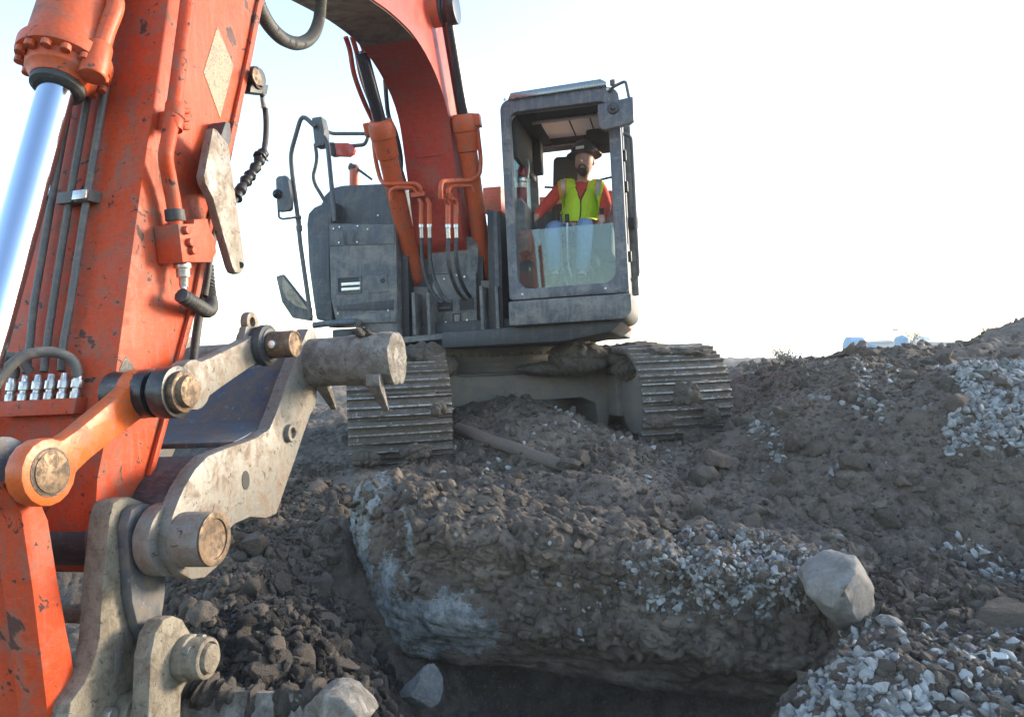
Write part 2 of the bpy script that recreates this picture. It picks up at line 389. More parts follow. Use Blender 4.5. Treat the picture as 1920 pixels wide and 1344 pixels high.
XYZ = [tuple(P(*c)) for c in CP] + [
    (-.9, 6.2, -.90), (-1.3, 7.9, -.92), (-1.7, 9.8, -.92), (1.4, 6.5, -.80), (1.05, 8.4, -.80), (.65, 10.2, -.82), (.1, 8.0, -.75), (-.6, 12, -.85), (-3.5, 6, -.95), (-3.2, 3.5, -1.2), (-6, 9, -1.0), (-8, 3, -1.2),
    (-.05, 3.6, -2.6), (.5, 3.4, -3.0), (.95, 3.3, -2.8), (.3, 4.1, -2.6), (.9, 3.9, -2.5), (.3, 2.7, -2.1), (0, .6, -1.65), (-1.2, 1.2, -1.65), (1.4, 1.2, -1.5), (0, -1.5, -1.55), (-3, -2, -1.4), (3, -2, -1.3),
    (4.5, 2.5, -.9), (6.5, 5, -.1), (5, 7, 0.0), (9, 7, .2), (8, 2, -.2), (-.35, 3.3, -1.75), (1.35, 3.6, -1.75),
    (0, 22, -.9), (-14, 20, -1.2), (14, 24, -.2), (-20, 0, -1.2), (20, -5, -.5), (0, -20, -1.0), (14, 12, .35)]
XYZ = np.array(XYZ)
def _tps(r2): return np.where(r2 > 0, r2 * np.log(r2 + 1e-12), 0)
_d = ((XYZ[:, None, :2] - XYZ[None, :, :2]) ** 2).sum(-1); _n = len(XYZ)
_A = np.zeros((_n + 3, _n + 3)); _A[:_n, :_n] = _tps(_d) + np.eye(_n) * .02
_A[:_n, _n] = 1; _A[:_n, _n + 1:] = XYZ[:, :2]; _A[_n, :_n] = 1; _A[_n + 1:, :_n] = XYZ[:, :2].T
_w = np.linalg.solve(_A, np.concatenate([XYZ[:, 2], np.zeros(3)]))
def h0(x, y):
    x = np.asarray(x, float); y = np.asarray(y, float); r = np.hypot(x, y)
    k = np.minimum(1, 22 / np.maximum(r, 1e-6)); xx = x * k; yy = y * k
    z = _w[_n] + _w[_n + 1] * xx + _w[_n + 2] * yy
    for i in range(_n): z = z + _w[i] * _tps((xx - XYZ[i, 0]) ** 2 + (yy - XYZ[i, 1]) ** 2)
    a = np.clip((r - 20) / 30, 0, 1); a = a * a * (3 - 2 * a)
    far = -1.0 + 0.9 * np.clip((x - 2) / 12, 0, 1)
    # distant spoil heaps on the right
    for (mx, my, mh, mr) in ((25, 31, 2.0, 5), (36, 44, 2.2, 9)):
        far = far + mh * np.exp(-((x - mx) ** 2 + (y - my) ** 2) / mr ** 2)
    return z * (1 - a) + far * a
def relief_amp(x, y):
    """how cloddy: strong on the pile and the bank, gentle where the machine has packed it"""
    r = np.hypot(x, y)
    return np.clip(.75 + .25 * np.sin(x * 1.3 + 1) * np.cos(y * .9), .5, 1) * np.where(r > 12, 1.3, 1.0)
def terrain(xy):
    x, y = xy[:, 0], xy[:, 1]
    z = h0(x, y); e = .02
    nx = -(h0(x + e, y) - z) / e; ny = -(h0(x, y + e) - z) / e
    n = np.stack([nx, ny, np.ones_like(nx)], 1); n /= np.linalg.norm(n, axis=1)[:, None]
    p = np.stack([x, y, z], 1); q = p + .12 * np.stack([fbm(p * 2.3, 3, 40), fbm(p * 2.3 + 9, 3, 50), fbm(p * 2.3 + 21, 3, 60)], 1)
    r = np.hypot(x, y)
    d = .10 * fbm(p * 1.1, 4, 1) * np.clip(r / 4, .3, 3)
    near = r < 16
    dd = np.zeros(len(x)); qn = q[near]
    big = clods(qn, .42, 11); mid = clods(qn, .17, 23); sm = clods(qn, .07, 37)
    mask = np.clip(fbm(qn * 1.7, 3, 70) * 2.2 + .6, 0, 1)
    dd[near] = (.06 * big + .050 * mid * (.35 + .65 * mask) + .024 * sm * (.4 + .6 * mask) + .055 * fbm(qn * 5, 6, 5) + .016 * fbm(qn * 26, 5, 8)) * relief_amp(x[near], y[near])
    far = ~near
    dd[far] = .30 * fbm(q[far] * .55, 5, 5) * np.clip(40 / r[far], .15, 1)
    return p + n * (d + dd)[:, None]
def build_terrain():
    th = np.concatenate([np.linspace(-180, -46, 46)[:-1], np.linspace(-46, 42, 950), np.linspace(42, 180, 46)[1:-1]])
    rr = np.concatenate([np.linspace(.05, 1.9, 12)[:-1], np.geomspace(1.9, 16, 640), np.geomspace(16, 3000, 150)[1:]])
    T, RR = np.meshgrid(R_(1) * th, rr)
    xy = np.stack([(RR * np.sin(T)).ravel(), (RR * np.cos(T)).ravel()], 1)
    v = np.concatenate([terrain(xy[i:i + 60000]) for i in range(0, len(xy), 60000)])
    nth, nr = len(th), len(rr)
    a = np.arange(nr - 1)[:, None] * nth; c0 = np.arange(nth)[None, :]; c1 = (np.arange(nth)[None, :] + 1) % nth
    f = np.stack([a + c0, a + c1, a + nth + c1, a + nth + c0], -1).reshape(-1, 4)
    o = np_mesh('ground', v, f[:, ::-1], M['soil'], smooth=True)
    # close the middle under the camera
    tag(o, kind='structure')
    return o
ground = build_terrain()
def gz(x, y): return float(terrain(np.array([[x, y]]))[0, 2])
def on_ground(px, py, d0=2.0, d1=40.0):
    """first point of the smooth ground along the line of sight through a picture point"""
    ds = np.geomspace(d0, d1, 900); x = (px - 960) / FPX * ds; z = (672 - py) / FPX * ds
    g = h0(x, ds); k = np.argmax(z < g)
    return Vector((x[k], ds[k], g[k]))
# ------------------------------------------------------------------ loose stones, clods, the broken slab
from mathutils.bvhtree import BVHTree
def ico(sub):
    bm = bmesh.new(); bmesh.ops.create_icosphere(bm, subdivisions=sub, radius=1.0)
    v = np.array([p.co[:] for p in bm.verts]); f = np.array([[p.index for p in q.verts] for q in bm.faces]); bm.free(); return v, f
ICO = {k: ico(k) for k in (1, 2, 3, 4, 5)}
def rock_shape(sub, planes, seed, stretch=(1, .75, .55), rough=0.0):
    r = np.random.default_rng(seed); v, f = ICO[sub]; v = v.copy()
    for _ in range(planes):
        n = r.normal(size=3); n /= np.linalg.norm(n); d = r.uniform(.38, .85)
        q = v @ n; k = q > d; v[k] -= np.outer(q[k] - d, n)
    v = v * np.array(stretch) * r.uniform(.85, 1.15, 3)
    if rough: v = v * (1 + rough * fbm(v * 3.1 + seed, 4, seed % 50)[:, None])
    return v, f
def rand_rot(n, r):
    q = r.normal(size=(n, 4)); q /= np.linalg.norm(q, axis=1)[:, None]; a, b, c, d = q.T
    return np.stack([1 - 2 * (c * c + d * d), 2 * (b * c - a * d), 2 * (b * d + a * c), 2 * (b * c + a * d), 1 - 2 * (b * b + d * d), 2 * (c * d - a * b), 2 * (b * d - a * c), 2 * (c * d + a * b), 1 - 2 * (b * b + c * c)], 1).reshape(n, 3, 3)
def merge_stones(name, pos, size, mat, label, protos, seed=0, tint=None, flat=None, smooth=False):
    r = np.random.default_rng(seed); V = []; F = []; A = []; off = 0
    rot = rand_rot(len(pos), r); which = r.integers(0, len(protos), len(pos))
    if tint is None: tint = r.random(len(pos))
    for k, (v, f) in enumerate(protos):
        i = np.nonzero(which == k)[0]
        if not len(i): continue
        vv = np.einsum('nij,vj->nvi', rot[i], v) * size[i][:, None, None] + pos[i][:, None, :]
        V.append(vv.reshape(-1, 3)); F.append((f[None] + (np.arange(len(i)) * len(v))[:, None, None]).reshape(-1, 3) + off); off += len(i) * len(v)
        A.append(np.repeat(tint[i], len(v)))
    o = np_mesh(name, np.concatenate(V), np.concatenate(F), M[mat], smooth=smooth, attr=np.concatenate(A))
    return tag(o, label, None, None, 'stuff')
GR = [rock_shape(2, 15, s, (1, .78, .6)) for s in range(1, 11)]
CL = [rock_shape(2, 13, s, (1, .85, .7), .3) for s in range(31, 41)]
def lump_shape(seed):
    v, f = rock_shape(3, 7, seed, (1, .85, .72)); r = np.linalg.norm(v, axis=1)[:, None]
    return v * (1 + .26 * clods(v + seed, .62, 5) + .16 * clods(v + seed, .27, 6) + .30 * fbm(v * 2.6 + seed, 6, 7, .6))[:, None], f
CLB = [lump_shape(s) for s in range(81, 91)]
CLS = [rock_shape(1, 5, s, (1, .85, .7), .3) for s in range(51, 57)]
def in_poly(p, poly):
    x, y = p[:, 0], p[:, 1]; c = np.zeros(len(p), bool); n = len(poly)
    for i in range(n):
        (x0, y0), (x1, y1) = poly[i], poly[(i + 1) % n]
        k = ((y0 > y) != (y1 > y)) & (x < (x1 - x0) * (y - y0) / (y1 - y0 + 1e-12) + x0); c ^= k
    return c
def patch(pix, n, seed, ragged=.12):
    """random ground positions inside a patch whose outline is given as points on the ground"""
    poly = [tuple(on_ground(x, y)[:2]) if not isinstance(x, float) else (x, y) for x, y in pix]
    a = np.array(poly); lo = a.min(0) - ragged; hi = a.max(0) + ragged; r = np.random.default_rng(seed)
    p = r.uniform(lo, hi, (n * 6, 2)); j = np.concatenate([p, np.zeros((len(p), 1))], 1)
    w_ = p + ragged * np.stack([fbm(j * 3, 3, 3), fbm(j * 3 + 7, 3, 4)], 1) * 2
    return p[in_poly(w_, poly)][:n]
def scatter(name, mat, label, patches, smin, smax, protos, seed, sink=.25, tintr=(0, 1), power=2.2):
    P_ = []; S = []
    for k, (pix, n) in enumerate(patches):
        p = patch(pix, n, seed + k); r = np.random.default_rng(seed + 100 + k)
        s = smin + (smax - smin) * r.random(len(p)) ** power; q = terrain(p); q[:, 2] += s * r.uniform(-sink, .35, len(p)); P_.append(q); S.append(s)
    q = np.concatenate(P_); s = np.concatenate(S); r = np.random.default_rng(seed + 7)
    return merge_stones(name, q, s, mat, label, protos, seed, tint=tintr[0] + (tintr[1] - tintr[0]) * r.random(len(q)), smooth=(protos is CLB))
# clods over the dug soil
scatter('soil_clods', 'clod', 'dark broken soil clods heaped at the foot of the left bank', [
    ([(300, 1344), (300, 1000), (420, 900), (640, 900), (660, 1000), (720, 1240), (700, 1344)], 3000)], .006, .045, CL, 200, power=2.4)
scatter('soil_clods', 'clod', 'larger broken lumps of soil on the left heap', [
    ([(300, 1344), (300, 1000), (420, 900), (640, 900), (660, 1000), (720, 1240), (700, 1344)], 420)], .028, .085, CLB, 205, .5, power=2.6)
scatter('soil_clods', 'clod_damp', 'blackish damp clods low on the left heap, beside the pit', [
    ([(380, 1400), (420, 1170), (600, 1140), (690, 1190), (760, 1300), (740, 1400)], 2400)], .006, .045, CL, 230, power=2.4)
scatter('soil_clods', 'clod_damp', 'blackish damp lumps beside the pit, low on the left heap', [
    ([(380, 1400), (420, 1170), (600, 1140), (690, 1190), (760, 1300), (740, 1400)], 260)], .028, .080, CLB, 235, .4, power=2.2)
scatter('loose_soil', 'clod', 'bigger earth lumps half sunk in the cut bank', [
    ([(1300, 860), (1420, 720), (1900, 720), (1950, 1040), (1300, 1000)], 150), ([(760, 890), (1300, 850), (1300, 980), (1000, 930)], 60)], .025, .11, CLB, 260, .8, power=3.0)
scatter('loose_soil', 'clod', 'crumbled brown soil over the pit edge and the right bank', [
    ([(660, 900), (860, 800), (1200, 760), (1380, 840), (1420, 700), (1900, 690), (1950, 1060), (1300, 1060), (700, 1000)], 3800),
    ([(1300, 1010), (1950, 1060), (1950, 1130), (1650, 1130), (1300, 1060)], 700),
    ([(-.7, 2.9), (-.6, 4.2), (1.5, 4.3), (1.4, 2.9)], 900),
    ([(1380, 692), (1900, 650), (1900, 700), (1400, 720)], 1500)], .008, .060, CL, 300, power=3.0)
scatter('loose_soil', 'clod', 'clumps of brown earth on the flat ground beyond the right bank', [
    ([(1.5, 9.0), (3.0, 6.6), (7.5, 6.0), (16.0, 20.0), (4.0, 24.0)], 3000)], .02, .16, CL, 340, power=3.0)
scatter('soil_clods', 'clod', 'fine crumbs of soil between the clods of the left heap', [
    ([(250, 1400), (280, 980), (420, 880), (640, 880), (660, 1000), (720, 1240), (720, 1400)], 9000)], .004, .022, CLS, 210, .2, (0, 1), 2.0)
scatter('loose_soil', 'clod', 'fine crumbs of soil over the right bank and below the tracks', [
    ([(660, 900), (860, 800), (1200, 760), (1380, 840), (1420, 700), (1900, 690), (1950, 1060), (1300, 1060), (700, 1000)], 14000),
    ([(1300, 1010), (1950, 1060), (1990, 1330), (1560, 1330), (1560, 1160)], 5000)], .004, .024, CLS, 310, .2, (0, 1), 2.0)
# gravel
scatter('gravel', 'gravel', 'pale blue-grey gravel spilling down the right bank', [
    ([(1745, 700), (1800, 685), (1990, 675), (1990, 800), (1920, 850), (1860, 868), (1835, 800), (1790, 765)], 2600),
    ([(1790, 770), (1860, 790), (1870, 880), (1800, 870)], 240), ([(1760, 690), (1990, 660), (1990, 700), (1780, 715)], 300)], .008, .062, GR, 400, .35, (.15, 1.0), 2.2)
scatter('gravel', 'gravel', 'scattered pale stones showing through the dug bank', [
    ([(1560, 700), (1690, 690), (1690, 810), (1590, 790)], 150), ([(1395, 780), (1500, 800), (1500, 890), (1410, 890)], 90), ([(1015, 785), (1095, 790), (1090, 830), (1020, 815)], 60),
    ([(1380, 700), (1920, 690), (1950, 900), (1400, 880)], 260), ([(880, 830), (1300, 830), (1320, 960), (760, 930)], 150), ([(1690, 1020), (1860, 1030), (1920, 1085), (1920, 1110), (1740, 1060)], 170),
    ([(320, 1000), (640, 960), (700, 1344), (330, 1344)], 40)], .008, .050, GR, 440, .4, (.1, 1.0), 2.4)
scatter('gravel', 'gravel', 'heap of pale broken gravel in the lower right foreground', [
    ([(1450, 1360), (1530, 1290), (1560, 1190), (1680, 1180), (1800, 1200), (1990, 1190), (1990, 1420), (1500, 1420)], 3400),
    ([(1450, 1380), (1560, 1290), (1760, 1300), (1800, 1400)], 900)], .005, .052, GR, 480, .35, (.0, 1.0), 2.6)
scatter('loose_soil', 'clod', 'brown soil crumbs among the foreground gravel', [
    ([(1560, 1190), (1650, 1100), (1950, 1090), (1990, 1300), (1700, 1300)], 3200), ([(1480, 1360), (1560, 1230), (1990, 1200), (1990, 1420)], 2600)], .006, .055, CL, 520, .2, (0, 1), 3.0)

# ---- big slab of broken concrete under a crust of soil
def hexa(c, cuts, pw=13):
    """rounded block through eight corners: c[k] with bits x, y, z"""
    bm = bmesh.new(); bmesh.ops.create_cube(bm, size=2.0); bmesh.ops.subdivide_edges(bm, edges=bm.edges[:], cuts=cuts, use_grid_fill=True)
    v = np.array([p.co[:] for p in bm.verts]); bm.verts.ensure_lookup_table()
    f = np.array([[p.index for p in q.verts] for q in bm.faces]); bm.free()
    v = v / ((np.abs(v) ** pw).sum(1) ** (1 / pw))[:, None]
    a = (v + 1) / 2; c = np.array([list(p) for p in c]); out = 0
    for k in range(8):
        wx = a[:, 0] if k & 1 else 1 - a[:, 0]; wy = a[:, 1] if k & 2 else 1 - a[:, 1]; wz = a[:, 2] if k & 4 else 1 - a[:, 2]
        out = out + (wx * wy * wz)[:, None] * c[k]
    return out, f, a
def vnormals(v, f):
    n = np.zeros_like(v); fn = np.cross(v[f[:, 2]] - v[f[:, 0]], v[f[:, -1]] - v[f[:, 1]])
    for k in range(f.shape[1]): np.add.at(n, f[:, k], fn)
    return n / (np.linalg.norm(n, axis=1)[:, None] + 1e-12)
# corners: bit0 right, bit1 back, bit2 top
SC = [P(735, 1225, 4.15), P(1530, 1345, 3.85), P(640, 1150, 4.7), P(1600, 1240, 4.5), P(730, 985, 4.12), P(1610, 1105, 3.55), P(668, 876, 4.75), P(1660, 1020, 4.35)]
sv, sf, sa = hexa(SC, 150)
bulge = .13 * np.exp(-((sa[:, 2] - .44) / .20) ** 2) * np.clip((.35 - sa[:, 1]) / .3, 0, 1) * np.clip(sa[:, 0] / .12, .3, 1)
sv = sv + bulge[:, None] * np.array([0, -1.0, -.12])   # the crust juts out over the undercut lower face
sn_ = vnormals(sv, sf)
if (sn_[np.argmax(sv[:, 2])][2]) < 0: sf = sf[:, ::-1]; sn_ = -sn_
low = np.clip((.36 - sa[:, 2]) / .12, 0, 1) * np.clip((.5 - sa[:, 1]) / .2, 0, 1)
# where the concrete is bare: lower left of the front, and streaks on the broken left end
cp_ = np.array(P(825, 1188, 3.9)); rel = sv - cp_
bare = 1.35 - np.sqrt((rel[:, 0] / .32) ** 2 + (rel[:, 2] / .19) ** 2 + (rel[:, 1] / .9) ** 2)
bare = np.maximum(bare, .35 - 1.2 * np.abs(sa[:, 0] - .055) * 14)
bare = np.maximum(bare, .5 - np.linalg.norm((sv - np.array(P(905, 985, 4.3))) / np.array([.16, .3, .1]), axis=1) * .6)
bare = np.maximum(bare, .5 - np.linalg.norm((sv - np.array(P(1000, 1000, 4.3))) / np.array([.18, .3, .06]), axis=1) * .6)
bare = bare + .55 * fbm(sv * 6, 5, 30) + .25 * fbm(sv * 25, 4, 33)
left = np.clip((.075 - sa[:, 0]) / .05, 0, 1)
bare = np.maximum(bare, left * (.34 + 1.3 * fbm(sv * np.array([7, 7, 2.0]), 5, 35)))
bm_ = np.clip(bare * 2.2 - .2, 0, 1)
qs = sv + .06 * np.stack([fbm(sv * 4, 3, 41), fbm(sv * 4, 3, 42), fbm(sv * 4, 3, 43)], 1)
dsp = (.075 * clods(qs, .24, 51) + .05 * clods(qs, .11, 52) + .022 * clods(qs, .05, 53) + .012 * fbm(sv * 40, 4, 54)) * (1 - .75 * low) * (1 - .75 * bm_) + .05 * fbm(sv * 2.2, 4, 55) + low * .03 * fbm(sv * np.array([3, 3, 14]), 5, 56) + bm_ * .012 * fbm(sv * 18, 5, 57) + left * .03 * fbm(sv * np.array([12, 12, 3]), 4, 58)
sv2 = sv + sn_ * dsp[:, None]
m, t_, b_ = mat_new('slab_surface'); g = NG(t_); co = g.coord()
at = g.n('ShaderNodeAttribute', attribute_name='tint')
n1 = g.noise(co, 2.2, 7, .65, .4); n2 = g.noise(co, 14, 9, .72); n3 = g.noise(co, 70, 6, .7)
soil = g.mix(g.ramp(n1, [(.35, 0.0), (.7, 1.0)]), (.110, .086, .067), (.215, .174, .138)); soil = g.mix(g.ramp(n2, [(.44, 0.0), (.66, .8)]), soil, (.055, .043, .034)); soil = g.mix(g.ramp(n3, [(.56, 0.0), (.68, .6)]), soil, (.20, .175, .15))
conc = g.mix(g.ramp(n2, [(.42, 0.0), (.62, 1.0)]), (.31, .315, .305), (.12, .122, .12)); vor = g.n('ShaderNodeTexVoronoi'); vor.inputs['Scale'].default_value = 60; g.l(co, vor.inputs['Vector'])
conc = g.mix(g.ramp(vor.outputs['Distance'], [(.10, .8), (.22, 0.0)]), conc, (.07, .07, .07))
edge = g.math('ADD', at.outputs['Fac'], g.math('ADD', g.math('MULTIPLY', g.math('SUBTRACT', n2, .5), 2.6), g.math('MULTIPLY', g.math('SUBTRACT', n3, .5), 1.2)))
g.l(g.mix(g.ramp(edge, [(.42, 0.0), (.52, 1.0)]), soil, conc), b_.inputs['Base Color']); b_.inputs['Roughness'].default_value = .9; b_.inputs['Specular IOR Level'].default_value = .25
g.bump(g.math('ADD', n2, g.math('MULTIPLY', n3, .5)), .7, .02, b_)
M['slab'] = m
SLAB = np_mesh('concrete_slab', sv2, sf, m, smooth=True, attr=bm_)
tag(SLAB, 'huge broken concrete slab crusted with brown soil, lying across the pit', 'concrete slab')
sbvh = BVHTree.FromPolygons([tuple(p) for p in sv2], [tuple(map(int, q)) for q in sf])
def on_slab(n, seed, x0, x1, y0, y1, dirn=(0, .55, -.83), dens=None):
    r = np.random.default_rng(seed); out = []
    d = Vector(dirn).normalized(); k = 0
    while len(out) < n and k < n * 12:
        k += 1; px = r.uniform(x0, x1); py = r.uniform(y0, y1)
        if dens is not None and r.random() > dens(px, py): continue
        tgt = P(px, py, 4.0); hit = sbvh.ray_cast(P(px, py, 1.0), P(px, py, 1.0).normalized(), 8)
        if hit[0] is not None: out.append(list(hit[0]))
    return np.array(out)
def ell(cx, cy, rx, ry): return lambda x, y: max(0, 1 - ((x - cx) / rx) ** 2 - ((y - cy) / ry) ** 2) ** .6
r_ = np.random.default_rng(5)
gp_ = np.concatenate([on_slab(1250, 61, 1160, 1570, 985, 1190, dens=ell(1360, 1075, 215, 95)), on_slab(60, 62, 760, 1560, 900, 1130), on_slab(45, 63, 1030, 1180, 1080, 1200), on_slab(60, 64, 1420, 1600, 1000, 1080)])
merge_stones('gravel', gp_, .006 + .034 * r_.random(len(gp_)) ** 2.6, 'gravel', 'pale gravel lying on the right half of the soil-crusted slab', GR, 71, .15 + .85 * r_.random(len(gp_)))
cp2 = on_slab(1500, 65, 660, 1640, 880, 1215, dens=lambda x, y: 0 if (730 < x < 950 and y > 1125) or (x < 735 and y > 980) else 1)
merge_stones('soil_clods', cp2, .007 + .050 * r_.random(len(cp2)) ** 3.2, 'clod', 'brown soil crumbs stuck on top of the broken slab', CL, 72, .3 + .7 * r_.random(len(cp2)))

M['lumpstone'] = stone_mat('dark_lump_stone', (.08, .08, .08), (.12, .12, .12), (.2, .2, .2), 14.0)
# ---- single rocks one could lift
def single_rock(name, px, py, d, size, seed, label, cat, mat='boulder', planes=9, stretch=(1, .8, .7), rot=0.0, sink=0.0, group=None):
    v, f = rock_shape(4, planes, seed, stretch, .05); v = v * (1 + .16 * fbm(v * 3.5 + seed, 6, 3, .6)[:, None])
    v = v * size; c_, s_ = math.cos(rot), math.sin(rot); v = v @ np.array([[c_, 0, -s_], [0, 1, 0], [s_, 0, c_]])
    c = P(px, py, d); v = v + np.array(c); v[:, 2] -= sink
    o = np_mesh(name, v, f, M[mat], smooth=False, attr=np.full(len(v), .5))
    return tag(o, label, cat, group)
bv = [(1516, 1092), (1536, 1072), (1582, 1046), (1602, 1043), (1612, 1056), (1622, 1075), (1638, 1100), (1641, 1130), (1644, 1172), (1600, 1180), (1572, 1182), (1548, 1152), (1512, 1112)]
def boulder():
    """angular boulder: its outline at its own distance, a faceted front, a rough back"""
    c = P(1580, 1115, 3.42); fr = [P(x, y, 3.42 + .05 * ((x - 1512) / 130)) for x, y in bv]; n = len(fr)
    ctr = [P(1585, 1105, 3.26), P(1560, 1140, 3.30)]
    bk = [p + Vector((0, .22, .02)) + (c - p) * .25 for p in fr]
    bm = bmesh.new(); 
    for p in fr + bk + ctr + [P(1610, 1165, 3.33), P(1605, 1075, 3.33)]: bm.verts.new(p)
    bmesh.ops.convex_hull(bm, input=bm.verts[:]); bmesh.ops.triangulate(bm, faces=bm.faces[:])
    bmesh.ops.bevel(bm, geom=[e for e in bm.edges if e.is_manifold and e.calc_face_angle(0) > .35], offset=.004, segments=1, affect='EDGES', profile=.6)
    bmesh.ops.triangulate(bm, faces=bm.faces[:])
    for _ in range(2): bmesh.ops.subdivide_edges(bm, edges=[e for e in bm.edges if e.calc_length() > .02], cuts=1, use_grid_fill=False); bmesh.ops.triangulate(bm, faces=bm.faces[:])
    bm.normal_update(); vv = np.array([p.co[:] for p in bm.verts]); nn = np.array([p.normal[:] for p in bm.verts])
    vv = vv + nn * (.016 * fbm(vv * 7, 5, 77) + .007 * fbm(vv * 30, 5, 78))[:, None]
    f = np.array([[p.index for p in q.verts] for q in bm.faces]); bm.free()
    o = np_mesh('boulder', vv, f, M['boulder'], smooth=True, attr=np.full(len(vv), .5))
    tag(o, 'large angular pale grey boulder at the right end of the slab', 'boulder')
boulder()
single_rock('rock', 1345, 862, 5.25, .13, 3, 'brown clod-like rock at the foot of the bank, beside the right track', 'rock', 'clod', 7, (1, .9, .75))
single_rock('rock', 1066, 878, 5.42, .12, 5, 'tan earthy lump at the lower end of the rusty pipe', 'rock', 'mud', 8)
single_rock('rock', 1665, 1172, 3.30, .075, 8, 'brownish stone just right of the pale angular boulder', 'rock', 'boulder', 8)
single_rock('rock', 1830, 1248, 2.86, .065, 12, 'tan grey stone in the foreground gravel under the white slab piece', 'rock', 'boulder', 7, (1, .8, .7), .3)
single_rock('rock', 1890, 1155, 3.2, .13, 18, 'brown earth-coated rock at the right picture edge', 'rock', 'clod', 7, (1.1, .8, .6), -.4)
single_rock('rock', 790, 1300, 3.6, .17, 21, 'streaked grey concrete lump under the left end of the slab', 'rock', 'lumpstone', 14, (.7, .9, 1.0), .2)
single_rock('rock', 505, 1250, 3.1, .10, 24, 'biggest dark clod on the left heap, below the thumb', 'rock', 'clod', 7, (1, .9, .9))
single_rock('rock', 478, 1018, 4.2, .10, 27, 'flat grey-brown stone on the left heap, just below the thumb plate', 'rock', 'clod', 8, (1.1, .8, .7))
single_rock('rock', 1290, 1000, 4.5, .10, 29, 'grey-brown rock behind the slab at the foot of the bank', 'rock', 'clod', 8, (1, .8, .8))
M['whitestone'] = plain('white_stone', (.50, .52, .51), .8, 0, .3, 30, .3)
single_rock('concrete_piece', 1858, 1228, 2.84, .075, 15, 'flat white concrete piece on the foreground gravel', 'concrete piece', 'whitestone', 10, (1.15, .7, .30), -.12)
# rusty pipe half buried below the cab
pa, pb = P(858, 803, 6.15), P(1078, 882, 5.42)
mid = [pa.lerp(pb, k / 9) + Vector((0, 0, .004 * math.sin(k * 1.7))) for k in range(10)]
M['rustpipe'] = worn('rusty_pipe', (.11, .085, .07), dirt=(.13, .105, .085), amount=.6, scale=4, chips=.3, chip=(.22, .10, .05), rough=.8, bump=.4, seed=33)
po_ = MB().tube(cr(mid, 3), .050, 18).build('rusty_pipe', M['rustpipe'], None, 0)
tag(po_, 'rusty brown pipe slanting down out of the soil below the cab', 'pipe')
# dried mud on the undercarriage
def lump(px, py, d, sx, sy, sz, seed):
    v, f = ICO[5]; v = v.copy(); v = v * np.array([sx, sy, sz]); n = v / np.linalg.norm(v, axis=1)[:, None]; p = v + np.array(P(px, py, d))
    v = p + n * (.05 * clods(p, .14, seed) + .03 * clods(p, .06, seed + 1) + .05 * fbm(p * 4, 5, seed + 2))[:, None]
    return v, f
def mud(label, lumps):
    V = []; F = []; o = 0
    for a in lumps: v, f = lump(*a); V.append(v); F.append(f + o); o += len(v)
    tag(np_mesh('dried_mud', np.concatenate(V), np.concatenate(F), M['mud'], smooth=True), label, None, None, 'stuff')
mud('dried mud heaped on the track below the tool boxes', [(790, 672, 6.3, .20, .25, .12, 3), (830, 690, 6.6, .12, .3, .10, 9), (745, 668, 6.2, .15, .25, .06, 15)])
mud('dried mud heaped along the top of the track below the cab', [(1200, 662, 7.3, .35, .9, .10, 21), (1270, 662, 6.9, .30, .5, .06, 27), (1150, 672, 7.4, .25, .7, .12, 33)])
mud('mud packed on the track beside the dangling arm', [(690, 700, 5.80, .06, .05, .04, 95), (780, 845, 5.62, .12, .06, .05, 101), (690, 862, 5.70, .09, .06, .05, 107), (820, 770, 5.62, .04, .04, .05, 113)])
mud('dried mud caked on the car body under the cab', [(1085, 672, 7.0, .28, .3, .16, 41), (1030, 692, 7.0, .30, .2, .06, 47), (1180, 690, 6.8, .15, .3, .10, 53), ])
mud('patches of mud packed between the track shoes below the cab', [(1290, 738, 6.02, .10, .025, .09, 59), (1335, 775, 6.14, .07, .03, .10, 71), (1240, 790, 5.95, .12, .025, .05, 77), (1320, 820, 6.17, .14, .06, .06, 83)])
mud('clods of mud stuck on the thumb cross tube', [(680, 622, 3.14, .045, .04, .03, 61)])
# ------------------------------------------------------------------ the excavator
EX = empty('excavator', (-.13, 7.97, -.88), 'large orange crawler excavator with grey cab, reaching its arm down at the left', 'excavator')
def part(name, mb, mat, parent=None, bevel=.006, **k): return mb.build(name, M[mat] if isinstance(mat, str) else mat, parent or EX, bevel, **k)
def LT(pts, t, fr=UP): return [HT(x, y, t, fr) for x, y in pts]
def LS(pts, s, fr=UP): return [HS(x, y, s, fr) for x, y in pts]
def circ(c, ax, r, n=28):
    ax = Vector(ax).normalized(); e = ax.orthogonal().normalized(); b = ax.cross(e)
    return [c + (e * math.cos(2 * math.pi * k / n) + b * math.sin(2 * math.pi * k / n)) * r for k in range(n)]
def dogbone(a, ra, b, rb, wa, wb, ax=UR):
    """outline of a link: an eye at each end and a waisted bar between"""
    d = (b - a).normalized(); n = d.cross(ax).normalized(); out = []
    def arc(c, r, hw, sgn):
        a0 = math.asin(min(1, hw / r)); q = []
        for k in range(15):
            an = a0 + (2 * math.pi - 2 * a0) * k / 14
            q.append(c + (d * math.cos(an) * sgn + n * math.sin(an)) * r)
        return q
    A = arc(a, ra, wa, 1); B = arc(b, rb, wb, -1)[::-1]
    # A runs from +n side round the back to -n side; B must run from -n side round the far end to +n side
    L = (b - a).length
    pa = [a + d * (ra * 1.5) - n * (wa * .93), b - d * (rb * 1.5) - n * (wb * .93)]
    pb = [b - d * (rb * 1.5) + n * (wb * .93), a + d * (ra * 1.5) + n * (wa * .93)]
    return A + pa + arc(b, rb, wb, -1)[::-1] + pb
